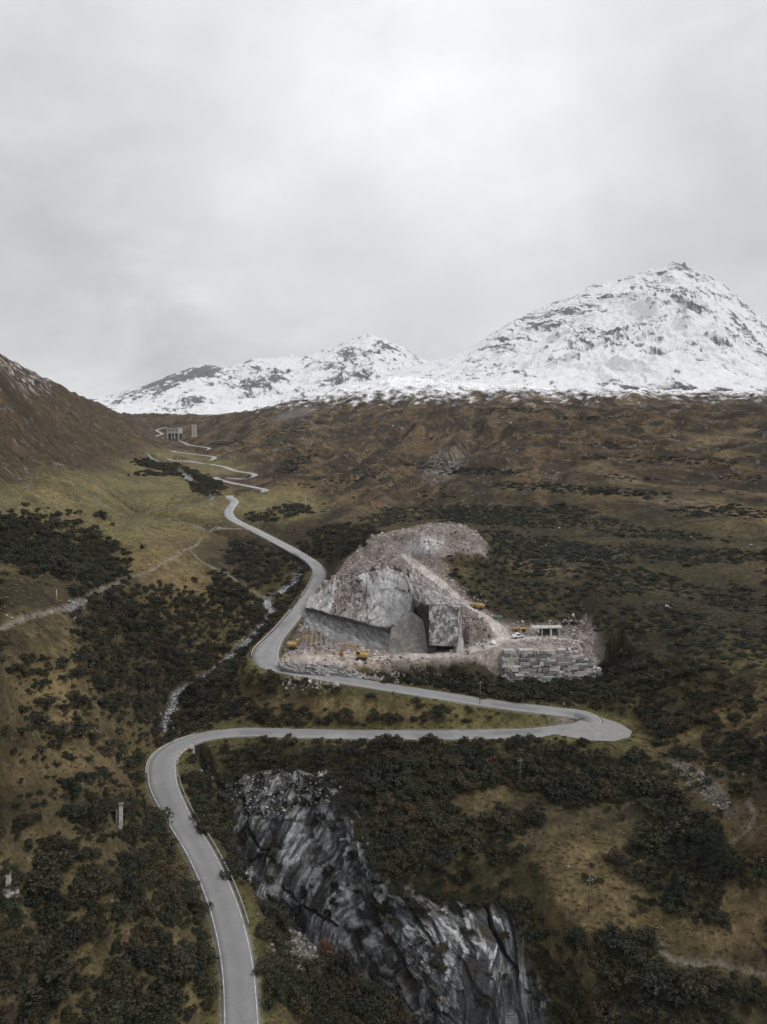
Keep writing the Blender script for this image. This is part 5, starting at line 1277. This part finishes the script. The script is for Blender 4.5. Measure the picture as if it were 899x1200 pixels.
# ================================================================== POSTS, RAILS, SIGNS
def pole(px, py, H, lab, tilt=0.0, arm=True, r_=.13, mat=None):
    p = PT(px, py); e = empty('utility_pole', (p[0], p[1], p[2] - .3)); e.rotation_euler = (0, tilt, .3); tag(e, lab, 'pole')
    MB().cyl((0, 0, 0), (0, 0, H), r_, r_ * .7, 10).build('shaft', mat or wood, e, True)
    if arm:
        MB().bar((-.7, 0, H - .5), (.7, 0, H - .5), .1).build('crossarm', wood, e)
        for x_ in (-.6, 0, .6): MB().cyl((x_, 0, H - .45 if x_ else H), (x_, 0, H - .2 if x_ else H + .25), .06).build('insulator', whitep, e)
pole(562.5, 826, 7.6, 'wooden pole standing on the grass strip between the two legs of the hairpin')
pole(609, 924, 8.4, 'wooden pole in the dark bushes just below the lower leg of the hairpin')
pole(690, 1068, 7.8, 'pale weathered pole alone in the grassy clearing right of the gorge')
pole(358.5, 598, 8.5, 'pale pole on the heath right of the straight road far up the valley', arm=False, r_=.22, mat=concrete)
pole(341.5, 592, 7.5, 'thin pole at the meadow edge just left of the pale pole up the valley', arm=False, r_=.16)
pole(90, 681, 4.2, 'thin pole by the dark thicket above the left footpath', arm=False, r_=.08)
pole(105, 672, 4.2, 'thin pole at the right end of the dark thicket above the left footpath', arm=False, r_=.08)
pole(67, 706, 4.4, 'pale post at the bend of the left footpath beside the scree', arm=False, r_=.13, mat=concrete)
def pillar(px, py, W_, H, lab, rz, tilt, side):
    p = PT(px, py); e = empty('stone_pillar', (p[0], p[1], p[2] - .4), rz); e.rotation_euler = (0, tilt, rz); tag(e, lab, 'pillar')
    r = random.Random(px); m = MB(); z = 0
    while z < H: hh = r.uniform(.3, .6); m.box((r.uniform(-.05, .05), r.uniform(-.05, .05), z + hh / 2), (W_ * r.uniform(.9, 1.08), W_ * r.uniform(.85, 1.05), hh - .03), bevel=.04); z += hh
    m.build('shaft', concrete, e)
    MB().box((0, 0, z + .15), (W_ * 1.35, W_ * 1.2, .32), bevel=.05).build('cap', wood, e)
    if side: MB().box((-W_ * 1.0, .1, H * .42), (W_ * .45, .4, H * .8), bevel=.05).build('buttress', simple_mat('mossy_stone', (.16, .145, .11), .9, var=.4), e)
pillar(141, 971, .82, 5.6, 'tall weathered stone pillar with a dark cap among the bushes left of the road', .3, R(4), True)
pillar(10, 1045, .72, 3.4, 'short pale stone pillar at the left edge above a heap of stones', .2, R(3), False)

rail_steel = simple_mat('rail_steel', (.64, .64, .63), .5, .35, var=.25, scale=1.2); post_dark = simple_mat('post_steel', (.07, .068, .065), .7)
def guardrail(i0, i1, side, lab, off=.35, step=2.0, H=.8):
    seg = road_c[i0:i1]; T = np.gradient(seg[:, :2], axis=0); T /= np.linalg.norm(T, axis=1)[:, None]; Nn = np.stack([-T[:, 1], T[:, 0]], 1)
    L = seg[:, :2] + Nn * (side * (road_hw[i0:i1] + off))[:, None]; zz = seg[:, 2] + .02
    c = len(seg) // 2; e = empty('guardrail', (L[c, 0], L[c, 1], zz[c])); tag(e, lab, 'guardrail'); o0 = np.array([L[c, 0], L[c, 1], zz[c]])
    prof = [(.0, .40), (.05, .47), (.0, .56), (.0, .62), (.05, .71), (.0, .80), (-.05, .80), (-.05, .40)]
    Vv = np.stack([np.c_[L + Nn * (-side * a), zz + b_] for a, b_ in prof + prof[:1]], 1).reshape(-1, 3) - o0
    link('rail', np_mesh('rail', Vv, grid_faces(len(seg), len(prof) + 1), rail_steel, False), e)
    pm = None
    for k in range(0, len(seg), int(step)):
        if pm is None: o = MB().box((0, 0, .42), (.16, .16, 1.0)).build('post', post_dark, e); pm = o.data
        else: o = link('post', pm, e)
        q = np.array([L[k, 0], L[k, 1], zz[k]]) - o0 + np.array([Nn[k, 0], Nn[k, 1], 0]) * side * .13; o.location = q; o.rotation_euler = (0, 0, math.atan2(T[k, 1], T[k, 0]))
def idx(px, py):
    u, v = to_px(road_c[:, 0], road_c[:, 1], road_c[:, 2]); return int(np.argmin((u - px) ** 2 + (v - py) ** 2))
guardrail(idx(272, 1092), idx(190, 915), -1, 'long steel guardrail with dark posts on the gorge side of the lower road', .5, 3)
guardrail(idx(312, 770), idx(350, 715), 1, 'steel guardrail on the stream side of the road climbing past the quarry', .3, 2)
guardrail(idx(362, 700), idx(350, 650), 1, 'steel guardrail round the bend above the quarry on the stream side', .3, 2)
def bridge():
    i0, i1 = idx(192, 905), idx(236, 864); seg = road_c[i0:i1]; T = np.gradient(seg[:, :2], axis=0); T /= np.linalg.norm(T, axis=1)[:, None]; Nn = np.stack([-T[:, 1], T[:, 0]], 1)
    c = seg[len(seg) // 2]; e = empty('bridge', tuple(c)); tag(e, 'short stone road bridge over the stream with low railing posts on its inner side', 'bridge')
    for side, nm in ((-1, 'inner'), (1, 'outer')):
        L = seg[:, :2] + Nn * (side * (road_hw[i0:i1] + .16))[:, None]
        prof = [(-.16, -3.4), (-.16, .22), (.16, .22), (.16, -3.4)]; sub = slice(3, len(seg) - 3) if side < 0 else slice(0, len(seg))
        Vv = np.stack([np.c_[L[sub] + Nn[sub] * a * side, seg[sub, 2] + b_] for a, b_ in prof], 1).reshape(-1, 3) - c
        link('parapet', np_mesh('parapet', Vv, grid_faces(len(L[sub]), 4), concrete, False), e)
        if side < 0:
            for k in range(4, len(seg) - 3, 3): o = MB().box((0, 0, .5), (.14, .14, .7)).build('railing_post', post_dark, e); o.location = (L[k, 0] - c[0], L[k, 1] - c[1], seg[k, 2] - c[2])
    ii = int(np.argmin(np.linalg.norm(river_c[:, None, :2] - seg[None, :, :2], axis=2).min(1))); jj = int(np.argmin(np.linalg.norm(seg[:, :2] - river_c[ii, :2], axis=1)))
    q0 = seg[jj] - c; nn = np.array([*(-Nn[jj] * (road_hw[i0 + jj] + .36)), -1.75]); a_ = math.atan2(T[jj, 1], T[jj, 0])
    o = MB().poly([(-2.6, 0, -1.5), (2.6, 0, -1.5), (2.6, 0, .3), (1.9, 0, .95), (.8, 0, 1.25), (-.8, 0, 1.25), (-1.9, 0, .95), (-2.6, 0, .3)], (0, .08, 0)).build('arch_shade', darkin, e)  # thin dark plate standing in for the shade under the arch
    o.location = q0 + nn; o.rotation_euler = (0, 0, a_)
bridge()
def delineator(px, py, lab):
    p = PT(px, py); e = empty('delineator_post', p); tag(e, lab, 'road post'); MB().box((0, 0, .5), (.16, .12, 1.0), bevel=.03).build('post', whitep, e)
    MB().box((0, -.005, .78), (.17, .13, .2)).build('reflector_band', black, e)
for a in [(643, 845.5, 'white roadside post on the grass tip inside the hairpin'), (590, 864, 'roadside post on the verge below the lower leg, left of the other one'), (604, 864.5, 'roadside post on the verge below the lower leg, nearer the hairpin'), (661, 826, 'white roadside post on the bank above the upper leg of the hairpin'), (440, 868, 'roadside post on the verge below the middle of the lower leg')]: delineator(*a)

# ================================================================== FAR BUILDINGS
def far_building():
    p = PT(205, 514.0); k = p[1] / FPX; e = empty('concrete_building', (p[0], p[1], p[2] - 1), R(-10)); tag(e, 'blocky pale concrete building with a dark ground floor far up the valley', 'building')
    w_, hh = 14.5 * k, 14.5 * k
    MB().box((0, 0, hh * .70), (w_, w_ * .7, hh * .5)).build('wall', concrete, e)
    MB().box((0, 0, hh * .965), (w_ * 1.05, w_ * .75, hh * .05)).build('roof', steel, e)
    MB().box((0, w_ * .1, hh * .23), (w_ * .9, w_ * .45, hh * .44)).build('ground_floor', darkin, e)
    for x_ in (-.46, -.12, .14, .46): MB().box((x_ * w_, -w_ * .3, hh * .22), (w_ * .08, w_ * .08, hh * .46)).build('pillar', concrete, e)
    MB().box((w_ * .1, -w_ * .2, hh * .17), (w_ * .3, w_ * .05, hh * .3)).build('door', steel, e)
    for x_ in (-.35, -.12, .12, .35): MB().box((x_ * w_, -w_ * .352, hh * .72), (w_ * .1, .3, hh * .1)).build('window', glassm, e)
    p = PT(228, 512.0); k = p[1] / FPX; e = empty('concrete_tower', (p[0], p[1], p[2] - 1), R(12)); tag(e, 'tall square pale tower standing right of the concrete building up the valley', 'tower')
    w_, hh = 5.6 * k, 15 * k; MB().box((0, 0, hh / 2), (w_, w_, hh)).build('shaft', simple_mat('tower_render', (.36, .34, .30), .9, var=.2, scale=.4), e)
    MB().box((0, 0, hh + .25), (w_ * 1.06, w_ * 1.06, .5)).build('roof', steel, e)
    for z_ in (.3, .55, .8): MB().box((0, -w_ * .5, hh * z_), (w_ * .22, .3, hh * .06)).build('window', glassm, e)
far_building()

# ================================================================== SKY, SUN, CAMERA
SUN_EL, SUN_AZ = R(48), R(118)   # azimuth clockwise from the view direction
w = bpy.data.worlds.new('World'); S.world = w; w.use_nodes = True
nt = w.node_tree; nt.nodes.clear(); h = NT(nt)
out = h.n('ShaderNodeOutputWorld'); sky = h.n('ShaderNodeTexSky', sky_type='NISHITA'); sky.sun_disc = False
sky.sun_elevation = SUN_EL; sky.sun_rotation = SUN_AZ
bg1 = h.n('ShaderNodeBackground'); bg1.inputs['Strength'].default_value = .08; h.l(sky.outputs[0], bg1.inputs['Color'])
d = h.n('ShaderNodeTexCoord').outputs['Generated']
sx = h.n('ShaderNodeSeparateXYZ'); h.l(d, sx.inputs[0])
# cloud deck: flatten the directions onto a plane overhead so that clouds shrink towards the horizon
den = h.math('ADD', h.math('MAXIMUM', sx.outputs[2], 0.0), .55)
cu = h.n('ShaderNodeCombineXYZ'); h.l(h.math('DIVIDE', sx.outputs[0], den), cu.inputs[0]); h.l(h.math('DIVIDE', sx.outputs[1], den), cu.inputs[1])
big = h.noise(cu.outputs[0], 1.5, 5, .5, .4); mid = h.noise(h.scaled(cu.outputs[0], (.8, 1.1, 1)), 4.2, 6, .55, .5)
puff = h.noise(h.scaled(d, (1, 1, 2.0)), 7.0, 6, .55, .2)
c = h.ramp(big, [(.32, (.67, .674, .69)), (.66, (.91, .91, .915))])
c = h.mix(1, c, h.ramp(mid, [(.3, .91), (.7, 1.07)]), 'MULTIPLY')
c = h.mix(1, c, h.ramp(puff, [(.35, .96), (.65, 1.035)]), 'MULTIPLY')
def glow(px, py, rad, gain):
    """a thinner or thicker place in the cloud deck, in a fixed direction of the sky"""
    global c
    dx, dy = (px - CX) / FPX, (CY - py) / FPX
    v = Vector((dx, cp + dy * sp, dy * cp - sp)).normalized()
    dot = h.n('ShaderNodeVectorMath', operation='DOT_PRODUCT'); h.l(d, dot.inputs[0]); dot.inputs[1].default_value = v
    ang = h.math('ADD', h.math('ARCCOSINE', h.math('MINIMUM', dot.outputs['Value'], 1.0)), h.math('MULTIPLY', h.math('SUBTRACT', mid, .5), .35))
    mr = h.n('ShaderNodeMapRange', interpolation_type='SMOOTHSTEP'); h.l(ang, mr.inputs['Value'])
    mr.inputs['From Min'].default_value = R(rad); mr.inputs['From Max'].default_value = 0; mr.inputs['To Min'].default_value = 1; mr.inputs['To Max'].default_value = gain
    c = h.mix(1, c, mr.outputs[0], 'MULTIPLY')
glow(470, 110, 22, 1.24); glow(640, 150, 12, 1.06); glow(40, 345, 14, .82); glow(380, 330, 18, .92); glow(850, 230, 14, .96); glow(620, 340, 9, 1.10); glow(800, 60, 16, 1.07); glow(20, 280, 6, 1.05)
# brighter overhead, ground colour below the horizon
c = h.mix(1, c, h.ramp(sx.outputs[2], [(.0, 1.0), (.5, 1.0), (1, 1.35)]), 'MULTIPLY')
c = h.mix(h.ramp(sx.outputs[2], [(.0, 1), (.02, 0)]), c, (.60, .60, .612))
c2 = h.mix(h.math('LESS_THAN', sx.outputs[2], -.06), c, (.05, .046, .035))
bg2 = h.n('ShaderNodeBackground'); bg2.inputs['Strength'].default_value = 1.0; h.l(c2, bg2.inputs['Color'])
mx = h.n('ShaderNodeMixShader'); mx.inputs[0].default_value = .94; h.l(bg1.outputs[0], mx.inputs[1]); h.l(bg2.outputs[0], mx.inputs[2])
h.l(mx.outputs[0], out.inputs[0])

hm, hnt, hb = new_mat('haze'); hnt.nodes.remove(hb); pv = hnt.nodes.new('ShaderNodeVolumePrincipled')
pv.inputs['Density'].default_value = 3.2e-5; pv.inputs['Color'].default_value = (.93, .95, 1, 1); pv.inputs['Anisotropy'].default_value = 0.0
hnt.links.new(pv.outputs[0], [n for n in hnt.nodes if n.type == 'OUTPUT_MATERIAL'][0].inputs['Volume'])
lo = (-6500, -60, float(min(Z.min(), -80)) - 60); hi = (6500, 7400, 1500)
bm = bmesh.new(); bmesh.ops.create_cube(bm, size=1.0)
for v_ in bm.verts: v_.co = [lo[k] + (hi[k] - lo[k]) * (v_.co[k] + .5) for k in range(3)]
me = bpy.data.meshes.new('haze'); bm.to_mesh(me); bm.free(); me.materials.append(hm); tag(link('haze', me), kind='stuff')

sun = bpy.data.lights.new('sun', 'SUN'); sun.energy = 1.5; sun.angle = R(12); sun.color = (1, .97, .93)
so = bpy.data.objects.new('sun', sun); COL.objects.link(so)
so.rotation_euler = (R(90) - SUN_EL, 0, -SUN_AZ + math.pi)
# aim the lamp so that its light comes from (azimuth, elevation)
dirv = Vector((math.sin(SUN_AZ) * math.cos(SUN_EL), math.cos(SUN_AZ) * math.cos(SUN_EL), math.sin(SUN_EL)))
so.rotation_euler = dirv.to_track_quat('Z', 'Y').to_euler()

cam = bpy.data.cameras.new('camera'); co = bpy.data.objects.new('camera', cam); COL.objects.link(co)
co.location = (0, 0, CAMZ); co.rotation_euler = (R(90) - PITCH, 0, 0)
cam.sensor_fit = 'VERTICAL'; cam.sensor_height = 36.0; cam.lens = 36.0 * FPX / 1200.0
cam.clip_start = 1; cam.clip_end = 20000
S.camera = co
S.view_settings.view_transform = 'Standard'; S.view_settings.look = 'None'; S.view_settings.exposure = 0; S.view_settings.gamma = 1
S.view_settings.use_curve_mapping = False
S.cycles.max_bounces = 5; S.cycles.diffuse_bounces = 2; S.cycles.glossy_bounces = 2; S.cycles.transparent_max_bounces = 6; S.cycles.volume_bounces = 0
S.cycles.use_denoising = True
